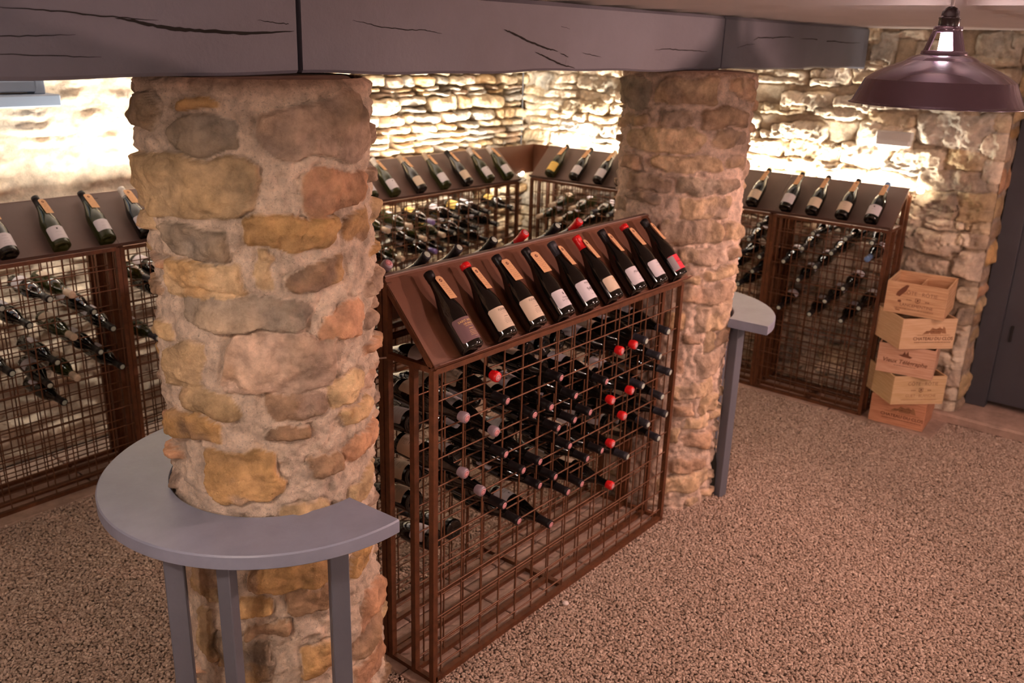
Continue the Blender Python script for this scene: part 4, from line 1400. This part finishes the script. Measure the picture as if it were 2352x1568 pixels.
def shield(b, x, z, s):
    # badge outline with a small charge
    for (x0, z0_, x1, z1_) in ((-1, 1, 1, .8), (-1, -.6, -.78, 1), (.78, -.6, 1, 1)):
        poly(b, [(x + x0 * s, z + min(z0_, z1_) * s), (x + x1 * s, z + min(z0_, z1_) * s), (x + x1 * s, z + max(z0_, z1_) * s), (x + x0 * s, z + max(z0_, z1_) * s)])
    poly(b, [(x - s, z - .6 * s), (x - .2 * s, z - 1.15 * s), (x + .2 * s, z - 1.15 * s), (x + s, z - .6 * s), (x + .78 * s, z - .45 * s), (x, z - .9 * s), (x - .78 * s, z - .45 * s)])
    poly(b, [(x - .5 * s, z - .3 * s), (x + .3 * s, z - .4 * s), (x + .5 * s, z + .4 * s), (x - .2 * s, z + .6 * s)])


def rotie(b, L):
    flat_text(b, 'CÔTE · RÔTIE', L * .56, .128, .030, 0, -.0003)
    shield(b, L * .54, .090, .013)
    line(b, L * .40, .088, .030, .005, 4); line(b, L * .70, .088, .022, .005, 5)


def art1(b, L):
    rotie(b, L)
    flat_text(b, 'LANCEMENTINE', L * .53, .056, .024)
    line(b, L * .5, .034, .21, .004, 8)
    # dark stain
    poly(b, [(.055, .105), (.075, .10), (.105, .135), (.118, .170), (.105, .173), (.08, .150), (.06, .125)])
    poly(b, [(.068, .070), (.082, .066), (.090, .074), (.082, .083), (.070, .080)])
    b.cur = 2
    poly(b, [(.060, .030), (.085, .027), (.09, .018), (.066, .018)])


def art_clos(b, L):
    c = L * .60
    flat_text(b, 'CHATEAU DU CLOS', c, .062, .0265, 0, .0006)
    line(b, c, .041, .22, .0045, 12)
    b.cur = 2
    # horse team drawn above the name
    poly(b, [(c - .07, .088), (c - .03, .092), (c - .02, .112), (c - .05, .108)])
    poly(b, [(c - .02, .090), (c + .04, .090), (c + .05, .118), (c + .03, .132), (c + .01, .120), (c - .015, .128), (c - .03, .108)])
    poly(b, [(c + .045, .095), (c + .075, .092), (c + .062, .128), (c + .050, .134)])
    line(b, c, .083, .20, .004, 14)
    b.cur = 1
    line(b, c, .104, .10, .006, 15); line(b, c + .02, .118, .06, .006, 16)


def art3(b, L):
    c = L * .50
    flat_text(b, 'Vieux Télégraphe', c - .005, .078, .034, .25, .0006)
    poly(b, [(c - .045, .118), (c - .02, .124), (c - .012, .144), (c - .004, .126), (c + .006, .148), (c + .012, .122), (c + .034, .114), (c + .02, .106), (c - .02, .110)])
    line(b, c, .054, .12, .003, 23)


def art4(b, L):
    rotie(b, L)
    b.cur = 2
    flat_text(b, 'GUET · BLANCHE', L * .55, .054, .024)
    line(b, L * .53, .030, .22, .004, 28)


crate((5.285, 1.497), (5.310, 1.190), .012, .172, M_PINE[4], art_clos, 'reddish pine wine crate on the floor, bottom of the stack')
crate((5.165, 1.354), (5.395, 1.128), .184, .175, M_PINE[3], art4, 'yellowish pine wine crate marked CÔTE RÔTIE, second from the floor, turned sideways')
crate((5.195, 1.478), (5.248, 1.175), .359, .175, M_PINE[2], art3, 'pinkish pine wine crate with old-style script lettering, middle of the stack')
crate((5.131, 1.352), (5.368, 1.126), .534, .180, M_PINE[1], art_clos, 'pale pine wine crate with drawing and bold lettering, second from the top, turned sideways')
crate((5.218, 1.496), (5.250, 1.176), .714, .183, M_PINE[0], art1, 'open honey-coloured pine wine crate on top of the stack', divider=True)

# ------------------------------------------------------------------ small things on the floor
b = MB(); r = random.Random(3)
Vq = []
n = 10
prof = [(.004, 0), (.020, .02), (.026, .06), (.024, .12), (.026, .17), (.014, .21), (.003, .235), (.002, .30)]
b.lathe(prof, n, (3.790, 1.772, 0), caps=False)
for v_ in b.v:
    if v_.z < .24:
        v_.x += r.uniform(-.003, .003); v_.y += r.uniform(-.003, .003)
tag(b.build('bark_piece', M_DARKWOOD), 'narrow dark strip of bark leaning upright behind the farther table leg', 'wood')


def pebble(x, y, s, label):
    b = MB()
    b.lathe([(.001, 0), (s * .8, s * .15), (s, s * .45), (s * .75, s * .85), (.001, s)], 12, (x, y, .006), caps=False)
    tag(b.build('pebble', M_PINK), label, 'stone')


pebble(2.53, 1.745, .014, 'pale round pebble lying on the gravel before the central rack')
pebble(2.36, 1.86, .009, 'small white pebble on the paving inside the central rack')

# ------------------------------------------------------------------ gravel
def gravel():
    poly_x0, poly_x1, poly_y0, poly_y1 = .75, 5.65, .15, 4.0
    pts = []
    s = .0094
    xs = np.arange(poly_x0, poly_x1, s); ys = np.arange(poly_y0, poly_y1, s)
    X, Y = np.meshgrid(xs, ys, indexing='ij')
    g = np.random.default_rng(5)
    X = X + g.uniform(-.5, .5, X.shape) * s; Y = Y + g.uniform(-.5, .5, Y.shape) * s
    X = X.ravel(); Y = Y.ravel()
    # keep what the stairs look down on
    Pz = np.stack([X, Y, np.zeros_like(X) - 2.14], -1)
    rx = Pz @ np.array(RIGHT); uy = Pz @ np.array(UPV); bz = -(Pz @ np.array(BACK))
    keep = (bz > .5) & (np.abs(rx / bz) < .80) & (uy / bz < .60) & (uy / bz > -.70)
    for (cx, cy) in ((1.42, 2.035), (3.686, 2.035)):
        keep &= (X - cx) ** 2 + (Y - cy) ** 2 > .285 ** 2
    keep &= ~((X > 1.80) & (X < 3.39) & (Y > 1.812) & (Y < 2.28))
    keep &= ~((Y > 3.965))
    keep &= ~((X > 5.265) & (Y > 1.125))
    keep &= ~((X > 5.58) & (Y < 1.225))
    X = X[keep]; Y = Y[keep]
    N = len(X)
    Z = g.uniform(.0, .0065, N)
    me = bpy.data.meshes.new('gravel')
    me.vertices.add(N)
    me.vertices.foreach_set('co', np.stack([X, Y, Z], -1).ravel().astype(np.float32))
    rot = me.attributes.new('rot', 'FLOAT_VECTOR', 'POINT')
    rot.data.foreach_set('vector', np.stack([g.normal(0, .35, N), g.normal(0, .35, N), g.uniform(0, 6.28, N)], -1).ravel().astype(np.float32))
    sc = me.attributes.new('siz', 'FLOAT_VECTOR', 'POINT')
    base = g.uniform(.0042, .0070, N)
    sc.data.foreach_set('vector', np.stack([base * g.uniform(.95, 1.35, N), base * g.uniform(.75, 1.0, N), base * g.uniform(.55, .8, N)], -1).ravel().astype(np.float32))
    tint = me.attributes.new('tint', 'FLOAT', 'POINT')
    tint.data.foreach_set('value', g.random(N).astype(np.float32))
    o = link('gravel', me)
    tag(o, 'loose pinkish beige gravel covering the cellar floor', 'gravel', kind='stuff')
    m = bpy.data.materials.new('gravel_stone'); m.use_nodes = True
    nt = m.node_tree
    bs = nt.nodes['Principled BSDF']; bs.inputs['Roughness'].default_value = .85; bs.inputs['Specular IOR Level'].default_value = .3
    at = nt.nodes.new('ShaderNodeAttribute'); at.attribute_type = 'INSTANCER'; at.attribute_name = 'tint'
    rp = nt.nodes.new('ShaderNodeValToRGB')
    rp.color_ramp.elements[0].color = (.31, .215, .16, 1); rp.color_ramp.elements[1].color = (.60, .47, .38, 1)
    e = rp.color_ramp.elements.new(.4); e.color = (.41, .30, .235, 1)
    e = rp.color_ramp.elements.new(.85); e.color = (.49, .37, .295, 1)
    nt.links.new(at.outputs['Fac'], rp.inputs['Fac']); nt.links.new(rp.outputs['Color'], bs.inputs['Base Color'])
    # node group: one faceted pebble instanced on every point
    ng = bpy.data.node_groups.new('gravel_nodes', 'GeometryNodeTree')
    ng.interface.new_socket('Geometry', in_out='INPUT', socket_type='NodeSocketGeometry')
    ng.interface.new_socket('Geometry', in_out='OUTPUT', socket_type='NodeSocketGeometry')
    n_in = ng.nodes.new('NodeGroupInput'); n_out = ng.nodes.new('NodeGroupOutput')
    ico = ng.nodes.new('GeometryNodeMeshIcoSphere'); ico.inputs['Radius'].default_value = 1.0; ico.inputs['Subdivisions'].default_value = 2
    sp = ng.nodes.new('GeometryNodeSetPosition')
    ns = ng.nodes.new('ShaderNodeTexNoise'); ns.inputs['Scale'].default_value = 1.3
    vm = ng.nodes.new('ShaderNodeVectorMath'); vm.operation = 'SUBTRACT'; vm.inputs[1].default_value = (.5, .5, .5)
    vs = ng.nodes.new('ShaderNodeVectorMath'); vs.operation = 'SCALE'; vs.inputs['Scale'].default_value = 1.1
    sm = ng.nodes.new('GeometryNodeSetMaterial'); sm.inputs['Material'].default_value = m
    iop = ng.nodes.new('GeometryNodeInstanceOnPoints')
    a1 = ng.nodes.new('GeometryNodeInputNamedAttribute'); a1.data_type = 'FLOAT_VECTOR'; a1.inputs['Name'].default_value = 'rot'
    a2 = ng.nodes.new('GeometryNodeInputNamedAttribute'); a2.data_type = 'FLOAT_VECTOR'; a2.inputs['Name'].default_value = 'siz'
    L = ng.links.new
    L(ns.outputs['Color'], vm.inputs[0]); L(vm.outputs['Vector'], vs.inputs[0]); L(vs.outputs['Vector'], sp.inputs['Offset'])
    L(ico.outputs['Mesh'], sp.inputs['Geometry']); L(sp.outputs['Geometry'], sm.inputs['Geometry'])
    L(n_in.outputs[0], iop.inputs['Points']); L(sm.outputs['Geometry'], iop.inputs['Instance'])
    L(a1.outputs['Attribute'], iop.inputs['Rotation']); L(a2.outputs['Attribute'], iop.inputs['Scale'])
    L(iop.outputs['Instances'], n_out.inputs[0])
    md = o.modifiers.new('scatter', 'NODES'); md.node_group = ng
    print('gravel stones', N)


gravel()
